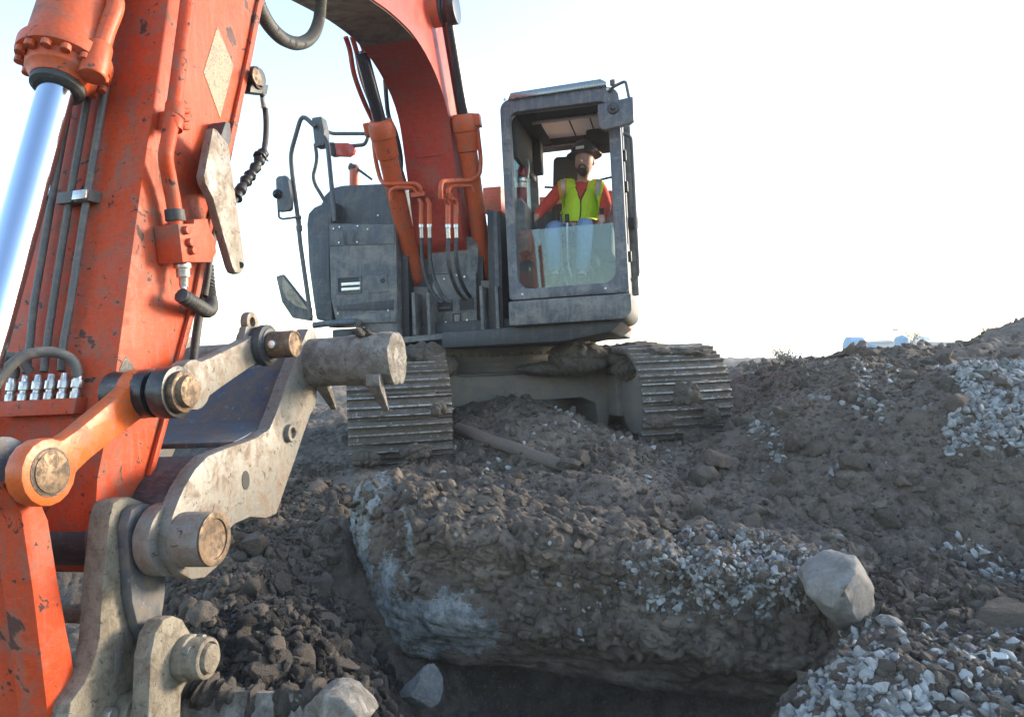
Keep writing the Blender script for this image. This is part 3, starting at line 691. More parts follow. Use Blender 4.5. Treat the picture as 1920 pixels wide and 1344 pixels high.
def bolt_ring(mb, c, ax, R, r, h, n, a0=0, a1=360):
    ax = Vector(ax).normalized(); e = ax.orthogonal().normalized(); b = ax.cross(e)
    for k in range(n):
        a = R_(a0 + (a1 - a0) * k / n); q = c + (e * math.cos(a) + b * math.sin(a)) * R
        mb.cyl(q, q + ax * h, r, 8)
def stud(mb, c, ax, r=.012, h=.014): mb.cyl(c, Vector(c) + Vector(ax).normalized() * h, r, 8)

def roughen(o, edge, amp, scale=22):
    bm = bmesh.new(); bm.from_mesh(o.data); bmesh.ops.triangulate(bm, faces=bm.faces[:])
    for _ in range(4):
        ed = [e for e in bm.edges if e.calc_length() > edge * 2]
        if ed: bmesh.ops.subdivide_edges(bm, edges=ed, cuts=1); bmesh.ops.triangulate(bm, faces=bm.faces[:])
    bm.normal_update(); v = np.array([p.co[:] for p in bm.verts]); n = np.array([p.normal[:] for p in bm.verts])
    v = v + n * (amp * fbm(v * scale, 5, 7) + amp * .5 * clods(v, .06, 9))[:, None]
    for p, q in zip(bm.verts, v): p.co = q
    for e in bm.edges: e.smooth = True
    for f in bm.faces: f.smooth = True
    bm.to_mesh(o.data); bm.free(); return o
# ---- stick (dipper arm)
T0, T1 = -.41, .03
front = [(332, -130), (315, 0), (287, 200), (267, 333), (250, 455), (233, 581), (213, 731), (196, 830), (183, 895), (178, 975)]
tip = [(190, 1020), (222, 1058), (258, 1045), (276, 990)]
rear = [(280, 895), (310, 785), (337, 671), (370, 548), (388, 448), (433, 267), (467, 113), (485, 20), (520, -140)]
mb = MB().prism(LT(front + tip + rear, T1), -UR * (T1 - T0))
# flange strips along the rear edge of the side plate
fl = rear; inner = [(x - 9, y - 3) for x, y in rear]
a = LT(fl, T1 + .001); b = LT(inner, T1 + .001)
mb.prism(a + b[::-1], UR * .018)
mb.lathe(HT(222, 1030, T1) - UR * .44, UR, [(0, .07), (.42, .07)], 28)
STICK = part('stick', mb, 'stick', bevel=.008)
tag(STICK, 'orange-red scuffed stick arm hanging close to the camera')
# greasy smear round the linkage pin
part('grease_smear', MB().prism(LT([(236, 668), (252, 690), (262, 720), (258, 760), (244, 792), (226, 806), (219, 790), (222, 752), (212, 738), (226, 718), (224, 690)], T1), UR * .0015), 'grease', STICK, 0)
# worn pale decal on the side plate
mb = MB().prism(LT([(407, 50), (437, 124), (412, 222), (381, 136)], T1), UR * .002)
m, t_, b_ = mat_new('worn_decal'); g = NG(t_); co = g.coord()
n1 = g.noise(co, 22, 9, .75, 1.5); n2 = g.noise(co, 60, 6, .7, 2.0)
c = g.mix(g.ramp(n1, [(.52, 0.0), (.58, .7)]), (.23, .195, .115), (.20, .12, .07)); c = g.mix(g.ramp(n2, [(.535, 0.0), (.56, .9)]), c, (.07, .06, .05))
g.l(c, b_.inputs['Base Color']); b_.inputs['Roughness'].default_value = .6
part('decal', mb, m, STICK, 0)
# steel pressure pipe on the side plate
pp = cr([HT(362, -100, .10), HT(352, 0, .10), HT(338, 110, .10), HT(325, 210, .10), HT(316, 262, .105), HT(311, 295, .10), HT(317, 335, .09), HT(324, 372, .085), HT(328, 400, .085), HT(329, 425, .085)], 6)
PIPE = part('pressure_pipe', MB().tube(pp, .026, 14), 'stick', STICK, 0)
mb = MB()
d = (HT(325, 230, .10) - HT(328, 205, .10)).normalized()
mb.lathe(HT(329, 196, .10), d, [(0, .033), (.05, .033), (.051, .027), (.056, .027), (.057, .034), (.10, .034)], 18)
mb.prism(LT([(300, 210), (322, 208), (320, 240), (296, 244)], .032), UR * .06)
for k in range(3): mb.cyl(HT(341, 208 + 15 * k, .10), HT(352, 209 + 15 * k, .10), .012, 8)
part('pipe_clamp', mb, 'stick', PIPE, .003)
part('pipe_collar', MB().lathe(HT(327, 393, .085), HT(329, 412, .085) - HT(327, 393, .085), [(0, .034), (.042, .034)], 18), 'rubber', PIPE, .004)
mb = MB().prism(LT([(287, 425), (318, 424), (318, 416), (345, 414), (349, 434), (360, 452), (362, 478), (352, 496), (296, 496)], .032), UR * .10)
for x, y in ((352, 455), (357, 470), (345, 432)): mb.cyl(HT(x, y, .13), HT(x, y, .13) + UR * .02, .016, 10)
VB = part('valve_block', mb, 'stick', STICK, .008)
mb = MB().lathe(HT(342, 494, .09), HT(345, 540, .09) - HT(342, 494, .09), [(0, .03), (.018, .03), (.019, .024), (.05, .024), (.051, .017), (.085, .016)], 14)
mb.tube(cr([HT(344, 530, .09), HT(345, 548, .095), HT(353, 556, .10)], 4), .011, 10)
part('fitting', mb, 'fitting', VB, .001)
def corrugated(name, pts, r, pitch, amp, mat, parent, n=14, seg=12):
    q = cr(pts, n); L = 0; out = []; rs = []
    # resample evenly
    cum = [0]
    for i in range(1, len(q)): cum.append(cum[-1] + (q[i] - q[i - 1]).length)
    tot = cum[-1]; k = int(tot / pitch * 4); j = 0
    for i in range(k + 1):
        s = tot * i / k
        while j < len(cum) - 2 and cum[j + 1] < s: j += 1
        f = (s - cum[j]) / max(1e-9, cum[j + 1] - cum[j]); out.append(q[j].lerp(q[j + 1], f)); rs.append(r + (amp if i % 4 in (1, 2) else -amp))
    return MB().tube(out, rs, seg).build(name, M[mat], parent, 0, sharp=60)
corrugated('hydraulic_hose', [HT(338, 552, .11), HT(352, 562, .11), HT(372, 574, .09), HT(388, 583, .05), HT(396, 574, .0), HT(392, 548, -.05), HT(388, 500, -.08)], .024, .018, .004, 'rubber', STICK)
# hoses and pipe running down behind the stick
q = [HT(468, 60, -.12), HT(455, 150, -.12), HT(443, 215, -.12), HT(424, 305, -.12), HT(402, 430, -.12), HT(385, 520, -.1), HT(372, 600, -.1), HT(360, 690, -.1)]
part('hydraulic_hose', MB().tube(cr(q, 5), .018, 10), 'rubber', STICK, 0)
part('hydraulic_hose', MB().tube(cr([HT(443, 372, .0), HT(425, 395, .0), HT(408, 410, -.02), HT(398, 452, -.02), HT(390, 515, -.02), HT(384, 555, -.02)], 5), .013, 10), 'rubber', STICK, 0)
mb = MB().lathe(HT(458, 150, -.01), UR, [(0, .05), (.07, .05), (.072, .04), (.085, .04)], 20)
mb.prism(LT([(452, 160), (486, 162), (482, 180), (450, 176)], .0), UR * .05)
WL = part('hose_bracket', mb, 'black', STICK, .004)
part('bracket_cap', MB().lathe(HT(480, 145, .075) , UR, [(0, .036), (.006, .036)], 20), 'gold', WL, .001)
HB = part('hydraulic_hose', MB().tube(cr([HT(478, 168, .03), HT(489, 172, .04), HT(495, 190, .04), HT(499, 225, .03), HT(498, 262, .02), HT(493, 292, .01)], 6), [.013] * 31, 10), 'rubber', STICK, 0)
part('fitting', MB().lathe(HT(494, 182, .04), HT(497, 205, .04) - HT(494, 182, .04), [(0, .018), (.05, .018)], 12), 'fitting', HB, .002)
q = cr([HT(494, 286, .01), HT(484, 306, .01), HT(470, 328, .0), HT(457, 346, .0), HT(443, 372, .0)], 9)
part('spiral_wrap', MB().tube(q, [.021 + .005 * math.sin(i * 1.1) + .003 * math.sin(i * 2.7) for i in range(len(q))], 12), 'black', HB, 0)
part('tie_strap', MB().lathe(HT(488, 292, .01), HT(480, 312, .01) - HT(488, 292, .01), [(0, .03), (.012, .03)], 12).prism(LT([(488, 286), (500, 300), (502, 304), (486, 294)], .02), UR * .008), 'black', HB, .001)
# lock bar of the thumb
mb = MB().prism(LT([(392, 232), (401, 234), (404, 262), (386, 330), (404, 372), (382, 366), (369, 318), (377, 275)], .032), UR * .075)
LB = part('lock_bracket', mb, 'charcoal', STICK, .008)
mb = MB().prism(LT([(400, 240), (407, 244), (429, 272), (440, 355), (451, 430), (459, 490), (458, 504), (450, 514), (441, 511), (436, 500), (418, 437), (400, 372), (386, 345), (383, 330)], .15), -UR * .035)
LBAR = part('lock_bar', mb, 'steel', LB, .005); tag(LBAR, 'pale grey steel lock bar with an eye at its free end')
part('dark_eye_disc', MB().cyl(HT(451, 497, .1485), HT(451, 497, .1525), .013, 14), 'black', LBAR, 0)  # proud black disc painted for the dark inside the eye
# twin pipes on the front face of the stick
def on_front(px, py, off, t):
    """a point OFF in front of the stick's front face, at lateral t"""
    x = np.interp(py, [p[1] for p in front], [p[0] for p in front]); q = HT(x, py, T1)
    return q + UR * (t - T1) + UF * off
for tt, yb in ((-.155, 690), (-.225, 690), (-.30, 690)):
    PQ = part('front_pipe', MB().tube(cr([on_front(0, y, .03, tt) for y in (110, 200, 330, 450, 560)] + [on_front(0, 640, .03, tt * .9 - .02), on_front(0, yb, .035, tt * .95)], 4), .0125, 10), 'hose_grey', STICK, 0)
mb = MB()
for tt in (-.155, -.225):
    mb.prism([on_front(0, 352, .0, tt - .03), on_front(0, 352, .0, tt + .03), on_front(0, 352, .055, tt + .03), on_front(0, 352, .055, tt - .03)], on_front(0, 374, 0, tt) - on_front(0, 352, 0, tt))
PC = part('pipe_clamp', mb, 'hose_grey', STICK, .004)
part('clamp_plate', MB().prism([on_front(0, 354, .0555, -.183), on_front(0, 354, .0555, -.127), on_front(0, 371, .0555, -.127), on_front(0, 371, .0555, -.183)], UF * .012), 'fitting', PC, .003)
# manifold with couplers and looping hoses low on the front face
mb = MB(); A = on_front(0, 742, 0, -.36); B_ = on_front(0, 742, 0, -.06); dn = on_front(0, 772, 0, -.2) - on_front(0, 742, 0, -.2)
mb.prism([A, B_, B_ + UF * .05, A + UF * .05], dn)
MAN = part('hose_manifold', mb, 'stick', STICK, .006)
for k in range(6):
    tt = -.335 + .05 * k; c = on_front(0, 744, .028, tt); up = (on_front(0, 690, .028, tt) - c).normalized()
    part('fitting', MB().lathe(c, up, [(0, .016), (.022, .016), (.023, .012), (.034, .012), (.035, .018), (.062, .018), (.063, .013), (.085, .013)], 12), 'fitting', MAN, .001)
f0 = on_front(0, 700, .028, -.085)
part('looped_hose', MB().tube(cr([on_front(0, 702, .03, -.085), on_front(0, 672, .05, -.095), on_front(0, 655, .09, -.14), on_front(0, 662, .14, -.20), on_front(0, 700, .17, -.24), on_front(0, 750, .17, -.27), on_front(0, 805, .15, -.28), on_front(0, 840, .1, -.28)], 6), .017, 10), 'hose_grey', STICK, 0)
part('looped_hose', MB().tube(cr([on_front(0, 700, .03, -.335), on_front(0, 680, .03, -.335), on_front(0, 662, .07, -.36), on_front(0, 655, .09, -.33), on_front(0, 664, .06, -.29), on_front(0, 690, .03, -.27)], 6), .014, 10), 'hose_grey', STICK, 0)

# ---- bucket cylinder with its chrome rod, and the linkage
TC = -.19
PB = HT(95, 885, .14); PBs = (PB - UP[0]); PBc = PB - UR * (.14 - TC)       # rod-end pin on the centre line
PA = HT(266, 738, .12)
G = HT(112, 150, TC)
ax = (G - PBc).normalized(); Lr = (G - PBc).length
print('rod eye', [round(v, 2) for v in PBc], 'rod len', round(Lr, 2))
mb = MB().lathe(G, ax, [(-.02, .085), (.0, .092), (.015, .108), (.05, .112), (.055, .145), (.10, .147), (.105, .128), (.30, .124), (.32, .118), (.9, .118)], 40)
# oil port and elbow on the barrel
e1 = (UR - ax * UR.dot(ax)).normalized()
po = G + ax * .07 + e1 * .13 - UF * .0
mb.lathe(po + ax * .05, -ax, [(0, .04), (.12, .045), (.13, .042)], 18)
mb.tube(cr([po + ax * .0, po + ax * .12 + e1 * .01, po + ax * .22 + e1 * .02, po + ax * .32 - e1 * .01, po + ax * .6 - e1 * .02], 5), .03, 12)
BC = part('bucket_cylinder', mb, 'cyl', bevel=.004); tag(BC, 'orange hydraulic cylinder barrel at the upper left corner')
for k in range(14):
    mb = MB(); bolt_ring(mb, G + ax * .052, -ax, .127, .017, .022, 1, 360 * k / 14); part('gland_bolt', mb, 'cyl', BC, .003)
part('rod_seal', MB().lathe(G - ax * .02, -ax, [(0, .083), (.02, .083), (.03, .068)], 32), 'rubber', BC, .002)
part('cylinder_rod', MB().cyl(G, PBc + ax * .10, .056, 48), 'chrome', BC, 0)
def hub(c, t0, t1, r): return c - UR * 0, t0, t1, r
mb = MB().lathe(PBc - UR * .12, UR, [(0, .10), (.20, .10), (.215, .09), (.222, .09), (.23, .10), (.30, .10)], 36)
part('rod_eye', mb, 'blue_steel_or_shade', BC, .004)
mb = MB().prism(dogbone(PB, .092, PA + UR * .02, .08, .052, .058), -UR * .058)
IL = part('idler_link', mb, 'link_orange', bevel=.012); tag(IL, 'bright orange link bar between the two greasy pins')
part('link_pin', MB().lathe(PB - UR * .02, UR, [(0, .062), (.022, .062), (.024, .056), (.027, .056)], 32), 'gold', IL, .002)
part('pin_recess', MB().lathe(PB - UR * .05, UR, [(0, .066), (.0515, .066)], 32), 'grease', IL, 0)
mb = MB().lathe(PA - UR * .10, UR, [(0, .075), (.10, .075), (.105, .078), (.155, .078), (.157, .06), (.175, .06), (.177, .083), (.235, .083)], 36)
part('grease_collar', mb, 'grease', IL, .006)
part('link_pin', MB().lathe(PA + UR * .135, UR, [(0, .066), (.022, .066), (.024, .052), (.028, .052), (.030, .05), (.042, .048)], 32), 'gold', IL, .003)
# left twin of the idler link
mb = MB().prism([p - UR * .60 for p in dogbone(PB, .092, PA + UR * .02, .08, .052, .058)], -UR * .058)
part('idler_link', mb, 'link_orange', bevel=.012)
# power link
pts = [(0, 905), (40, 960), (44, 990), (62, 1110), (85, 1300), (100, 1440), (175, 1440), (148, 1290), (126, 1180), (110, 1090), (92, 975), (60, 900)]
mb = MB().prism(LT(pts, .06), -UR * .10)
PL = part('power_link', mb, 'stick', bevel=.01)
mb = MB().prism(LT([(-20, 905), (36, 960), (42, 990), (60, 1110), (83, 1300), (98, 1440), (60, 1440), (40, 1300), (20, 1110), (-10, 990)], -.045), -UR * .42)
part('link_web', mb, 'stick', PL, .008)

# ---- end of the stick: ear plates, hub, thumb
PT_ = HT(350, 1010, .28); PTs = PT_ - UR * .28
def onT(t): return PTs + UR * t
out = [(213, 943), (205, 975), (203, 1000), (193, 1096), (187, 1196), (180, 1229), (160, 1279), (133, 1316), (118, 1400), (262, 1400), (267, 1300), (277, 1229), (287, 1190), (296, 1150), (303, 1100), (304, 1060), (298, 1010), (288, 965), (270, 940), (245, 931), (226, 935)]
EAR = part('ear_plate', MB().prism(LT(out, .115), -UR * .075), 'tan', bevel=.01); tag(EAR, 'long dusty tan ear plate with a raised strap')
st = [(217, 985), (222, 1060), (227, 1129), (240, 1183), (252, 1202), (262, 1205), (275, 1192), (284, 1160), (291, 1110), (294, 1060), (292, 1005), (280, 962), (262, 944), (242, 944), (226, 956)]
ST = part('raised_strap', MB().prism(LT(st, .115), UR * .04), 'steel_dark', EAR, .012)
mb = MB(); stud(mb, HT(264, 986, .155), UR, .022, .03); part('strap_bolt', mb, 'steel', ST, .003)
mb = MB()
lp = LT([(214, 1218), (232, 1216), (229, 1262), (213, 1268)], .115)
part('data_plate', MB().prism(lp, UR * .004), 'steel', EAR, .001)
mb = MB().lathe(HT(235, 1335, .115), UR, [(0, .06), (.05, .06), (.052, .045), (.08, .045)], 24)
part('plate_pin', mb, 'tan', EAR, .004)
mb = MB(); stud(mb, HT(197, 1338, .115), UR, .02, .03); part('plate_bolt', mb, 'fitting', EAR, .002)
mb = MB().lathe(onT(-.55), UR, [(0, .09), (.60, .09)], 28)
mb.lathe(onT(.0), UR, [(0, .105), (.03, .105), (.035, .095), (.05, .095), (.055, .105), (.09, .105)], 28)
part('stick_pin', mb, 'charcoal', bevel=.004)
part('ear_plate', MB().prism([p - UR * .62 for p in LT([(213, 943), (203, 1000), (187, 1196), (160, 1279), (118, 1400), (262, 1400), (277, 1229), (303, 1100), (288, 965), (245, 931)], .115)], -UR * .07), 'tan', bevel=.01)
sb = HT(190, 1152, .05)
part('spacer_bar', MB().prism([sb + UU * .022 + UF * .02, sb - UU * .022 + UF * .02, sb - UU * .022 - UF * .03, sb + UU * .022 - UF * .03], -UR * .58), 'tan', EAR, .004)
# thumb
face = [(578, 616), (590, 620), (594, 632), (597, 713), (592, 761), (582, 778), (568, 818), (554, 861), (540, 900), (519, 963), (500, 971), (470, 969), (440, 982), (424, 1000), (418, 1030), (408, 1062), (385, 1082), (360, 1086), (338, 1074), (322, 1048), (318, 1010), (323, 970), (334, 940), (345, 915), (366, 880), (390, 855), (425, 840), (463, 828), (482, 820), (506, 804), (520, 770), (540, 713), (568, 640)]
TP = LT(face, .27)
TH = part('thumb', MB().prism(TP, -UR * .055), 'steel', bevel=.006); tag(TH, 'pale scratched steel thumb folded up under the stick')
part('side_plate', MB().prism([p - UR * .58 for p in TP], -UR * .05), 'steel_dark', TH, .006)
wb = LT([(556, 668), (530, 745), (510, 800), (488, 822), (440, 838), (438, 828), (476, 808), (498, 790), (518, 740), (543, 668)], .214)
part('web_plate', MB().prism(wb, -UR * .54), 'blue_steel_or_shade', TH, .004)  # dark blue puts the shadow behind the lever into the colour
wb2 = LT([(400, 862), (360, 910), (335, 960), (328, 955), (352, 905), (392, 853)], .214)
part('web_plate', MB().prism(wb2, -UR * .54), 'charcoal', TH, .004)
mb = MB().lathe(onT(.12), UR, [(0, .086), (.035, .088), (.04, .082), (.05, .082), (.055, .112), (.11, .112)], 40)
mb.lathe(onT(.272), UR, [(0, .084), (.10, .084), (.104, .07), (.085, .066), (.085, .0)], 40)
HUB = part('thumb_hub', mb, 'steel', TH, .005)
part('hub_cap', MB().lathe(onT(.376), UR, [(0, .083), (.004, .083), (.005, .062), (-.01, .060)], 36), 'gold', HUB, .001)
mb = MB().lathe(onT(.30), UR, [(0, .058), (.065, .056), (.07, .045)], 28); part('hub_pin', mb, 'gold', HUB, .003)
mb = MB(); q = HT(541, 812, .27)
mb.lathe(q, UR, [(0, .036), (.02, .036), (.021, .022), (.006, .02)], 24); part('grommet', mb, 'steel', TH, .002)
part('dark_slot_patch', MB().prism([HT(460 + 7 * math.cos(a_), 900 + 18 * math.sin(a_), .2695) for a_ in [k * math.pi / 9 for k in range(18)]], UR * .0025), 'black', TH, 0)  # black patch laid on the plate, painting the shade of a slot
tc = HT(660, 676, .45); tcs = tc - UR * .45
def lumpy_tube():
    seg = 40; n = 46; vs = []; e = UF; b = UU; L0, L1 = -.36, .655
    pts = []
    for i in range(n + 1):
        t = L0 + (L1 - L0) * i / n
        for k in range(seg):
            an = 2 * math.pi * k / seg; pts.append(tcs + UR * t + (e * math.cos(an) + b * math.sin(an)) * .104)
    p = np.array(pts); tt = np.repeat(np.linspace(L0, L1, n + 1), seg)
    nn = p - np.array([list(tcs + UR * t) for t in np.linspace(L0, L1, n + 1)]).repeat(seg, 0); nn /= np.linalg.norm(nn, axis=1)[:, None]
    k = np.clip((tt - .42) / .12, 0, 1)
    d = k * (.016 * clods(p, .06, 91) + .010 * fbm(p * 25, 4, 92) + .006) + .0015 * fbm(p * 30, 3, 93)
    p = p + nn * d[:, None]
    fs = [(i * seg + q, i * seg + (q + 1) % seg, (i + 1) * seg + (q + 1) % seg, (i + 1) * seg + q) for i in range(n) for q in range(seg)]
    vs = list(map(tuple, p)); c0 = len(vs)
    # dished muddy end
    for r_, dz in ((.092, .006), (.07, .0), (.03, -.004)):
        for q in range(seg):
            an = 2 * math.pi * q / seg; z = tcs + UR * (L1 + dz) + (e * math.cos(an) + b * math.sin(an)) * r_; vs.append(tuple(z + UR * random.uniform(-.004, .004)))
    prev = n * seg
    for j in range(3):
        cur = c0 + j * seg; fs += [(prev + q, prev + (q + 1) % seg, cur + (q + 1) % seg, cur + q) for q in range(seg)]; prev = cur
    fs.append(tuple(prev + q for q in range(seg))); fs.append(tuple(range(seg - 1, -1, -1)))
    return MB().add(vs, fs)
TUBE = part('cross_tube', lumpy_tube(), 'muddy_steel', TH, 0, sharp=60); tag(TUBE, 'thick round steel cross tube caked with mud at its open end')
for (x, y, tt) in ((606, 722, .30), (704, 724, .585)):
    a_ = HT(x, y, tt); tipp = HT(x + 22, y + 46, tt)
    mb = MB().prism([a_ - UF * .02 - UR * .03, a_ + UR * .03 - UF * .02, a_ + UR * .03 + UF * .03, a_ - UR * .03 + UF * .03], UU * .05)
    mb.add([a_ - UF * .02 - UR * .03, a_ + UR * .03 - UF * .02, a_ + UR * .03 + UF * .03, a_ - UR * .03 + UF * .03, tipp - UR * .012, tipp + UR * .012, tipp + UR * .012 + UF * .012, tipp - UR * .012 + UF * .012], [(0, 1, 5, 4), (1, 2, 6, 5), (2, 3, 7, 6), (3, 0, 4, 7), (4, 5, 6, 7)])
    part('thumb_tooth', mb, 'muddy_steel', TH, .004)
# thumb link bar
LA = HT(352, 722, .20); LBp = HT(492, 648, .24)
TL = part('thumb_link', MB().prism(dogbone(LA + UR * .03, .085, LBp, .072, .062, .055), -UR * .055), 'steel', bevel=.007); tag(TL, 'pale grey link bar rising from the black pin to the ring')
mb = MB().lathe(LBp - UR * .07, UR, [(0, .074), (.07, .074), (.072, .08), (.10, .08), (.105, .066), (.11, .066)], 30)
part('link_collar', mb, 'charcoal', TL, .004)
part('link_pin', MB().lathe(LBp + UR * .04, UR, [(0, .052), (.10, .052), (.102, .046), (.097, .043)], 28), 'gold', TL, .003)
mb = MB(); stud(mb, LBp + UR * .075 + UF * .045, UF, .016, .02); part('lock_bolt', mb, 'fitting', TL, .002)
c_ = HT(474, 604, .22); od = circ(c_, UR, .040, 20); idd = circ(c_, UR, .019, 20)
part('lifting_eye', MB().ring(od, idd, -UR * .03).prism(LT([(462, 612), (484, 612), (490, 640), (455, 650)], .22), -UR * .03), 'steel', TL, .003)
# second ear plate (bucket ear) and pin
out = [(275, 1420), (283, 1229), (292, 1186), (307, 1161), (325, 1153), (343, 1160), (357, 1184), (368, 1215), (366, 1250), (352, 1278), (341, 1300), (337, 1420)]
E2 = part('bucket_ear', MB().prism(LT(out, .25), -UR * .06), 'tan', bevel=.01); tag(E2, 'dusty tan bucket ear with a bolted pin, low at the left')
pc = HT(345, 1232, .25)
part('bucket_pin', MB().lathe(pc, UR, [(0, .07), (.03, .07), (.032, .062), (.085, .062), (.09, .05), (.075, .045), (.10, .042)], 30), 'tan', E2, .004)
for a_ in (40, 120, 200):
    q = pc + (UF * math.cos(R_(a_)) + UU * math.sin(R_(a_))) * .055; part('pin_bolt', MB().cyl(q + UR * .03, q + UR * .055, .016, 8), 'steel', E2, .002)
# bucket: shell mostly below the frame, its soil-crusted rim across the bottom edge
def rim_pt(px, py, s=5.50): return HS(px, py, s)
prof = [(5.50, -1.13), (5.62, -1.45), (5.85, -1.65), (6.15, -1.68), (6.40, -1.50), (6.48, -1.25), (6.44, -1.25), (6.36, -1.48), (6.13, -1.63), (5.87, -1.6), (5.66, -1.42), (5.54, -1.12)]
BK = part('bucket', MB().prism([W(UP, s_, -.75, u_) for s_, u_ in prof], UR * 1.40), 'muddy_steel', bevel=.004); tag(BK, 'soil-crusted digging bucket rim at the bottom edge')
for t_ in (-.75, .60): part('side_plate', MB().prism([W(UP, s_, t_, u_) for s_, u_ in prof[:6]], UR * .05), 'muddy_steel', BK, .004)
path = [(352, 1275), (372, 1288), (395, 1300), (430, 1308), (470, 1316), (520, 1318), (560, 1312), (600, 1308)]
q = [HS(x, y, 5.52) for x, y in path]; cq = cr(q, 8)
crust = MB().tube(cq, [.040 + .014 * math.sin(k * .61) + .008 * math.sin(k * 1.7 + 1) for k in range(len(cq))], 22)
pv = np.array(crust.v); dd_ = .022 * clods(pv, .075, 61) + .014 * clods(pv, .03, 63) + .030 * fbm(pv * 14, 5, 62); ctr = np.array([list(p) for p in cq]).repeat(22, 0)
nn = pv - ctr; nn /= np.linalg.norm(nn, axis=1)[:, None]; crust.v = [tuple(p) for p in pv + nn * dd_[:, None]]
part('soil_crust', crust, 'mud', BK, 0, sharp=70)
tp = [(560, 1360), (572, 1322), (588, 1308), (610, 1302), (640, 1310), (662, 1330), (680, 1362)]
roughen(part('bucket_tooth', MB().prism(LS(tp, 5.62), -UF * .14), 'muddy_steel', BK, .012), .012, .012)

# ---- boom
rt = [(890, 520), (876, 470), (868, 445), (860, 380), (850, 290), (838, 205), (815, 135), (780, 72), (740, 30), (700, 0), (640, -38), (560, -80), (500, -105)]
eR = [HT(x, y, .01) for x, y in rt]
und = [(v - UP[0]) for v in eR]; und = [(p.x, p.y) for p in cr([(v.dot(UF), v.dot(UU), 0) for v in und], 4)]
thick = [.50, .55, .58, .62, .68, .74, .80, .80, .76, .72, .66, .60, .55]
thick = list(np.interp(np.arange(len(und)) / 4.0, np.arange(13), thick)); top_ = []
for i, (s_, u_) in enumerate(und):
    a_ = und[max(i - 1, 0)]; b_ = und[min(i + 1, len(und) - 1)]; d_ = Vector((b_[0] - a_[0], b_[1] - a_[1])).normalized()
    top_.append((s_ - d_.y * thick[i], u_ + d_.x * thick[i]))
poly = [W(UP, s_, .01, u_) for s_, u_ in und + top_[::-1]]
mb = MB().prism(poly, -UR * .45)
BOOM = part('boom', mb, 'boomred', bevel=.012); tag(BOOM, 'deep red goose-neck boom rising from between the cylinders')
# seam plate across the underside
sp = [LS([(786, 296), (852, 290), (852, 293), (786, 299)], 1.47)]
part('weld_seam', MB().prism([W(UP, np.interp(1.80, [u for s, u in und[:22]], [s for s, u in und[:22]]) + .004, t_, u_) for t_, u_ in ((-.36, 1.80), (-.08, 1.80), (-.08, 1.812), (-.36, 1.812))], UF * .006), 'boomred', BOOM, 0)
# worn bare patch under the front half of the boom
# bare, earth-scraped underside towards the tip
k0 = next(i for i, q in enumerate(und) if q[0] > 2.25)
wp = [(s_ , u_) for s_, u_ in und[k0:]]
mb = MB()
vs = [W(UP, s_, t_, u_ - .004) for s_, u_ in wp for t_ in (-.425, -.005)]
mb.add(vs, [(2 * i, 2 * i + 1, 2 * i + 3, 2 * i + 2) for i in range(len(wp) - 1)])
WPL = part('underside_plate', mb, 'bare', BOOM, 0); md = WPL.modifiers.new('thick', 'SOLIDIFY'); md.thickness = .003
# pipes along the left flank of the boom, seen beside the far cylinder
for pth in ([(648, 70), (656, 95), (664, 140), (682, 190), (705, 240), (728, 300), (745, 345)], [(660, 70), (669, 100), (677, 142), (694, 190), (716, 240), (738, 300), (752, 345)], [(668, 60), (684, 100), (691, 140), (706, 190), (727, 240), (746, 300), (760, 345)]):
    part('boom_pipe', MB().tube(cr(LT(pth, -.62), 4), .021, 8), 'boomred', BOOM, 0)
part('boom_hose', MB().tube(cr([HT(722, 150, -.56), HT(728, 215, -.56), HT(742, 250, -.5), HT(752, 300, -.5), HT(748, 345, -.5)], 6), .02, 8), 'rubber', BOOM, 0)
# boss and pin for the boom cylinders
bc = HT(835, 18, .12)
mb = MB().lathe(bc - UR * .31 - UR * .0, UR, [(0, .16), (.20, .16), (.202, .13), (.27, .13)], 30)
BP = part('boom_boss', mb, 'cyl', BOOM, .006)
part('boss_cap', MB().lathe(bc - UR * .06, UR, [(0, .12), (.05, .12), (.055, .105), (.08, .105), (.085, .13), (.16, .13)], 28), 'grease', BP, .006)
# corrugated hose looping under the boom tip
hz = corrugated('corrugated_hose', [HT(466, -60, -.02), HT(478, -12, -.03), HT(490, 22, -.05), HT(508, 52, -.08), HT(532, 74, -.11), HT(560, 82, -.14), HT(584, 70, -.17), HT(597, 42, -.19), HT(601, 5, -.2), HT(603, -50, -.2)], .032, .020, .0045, 'hose_grey', BOOM)
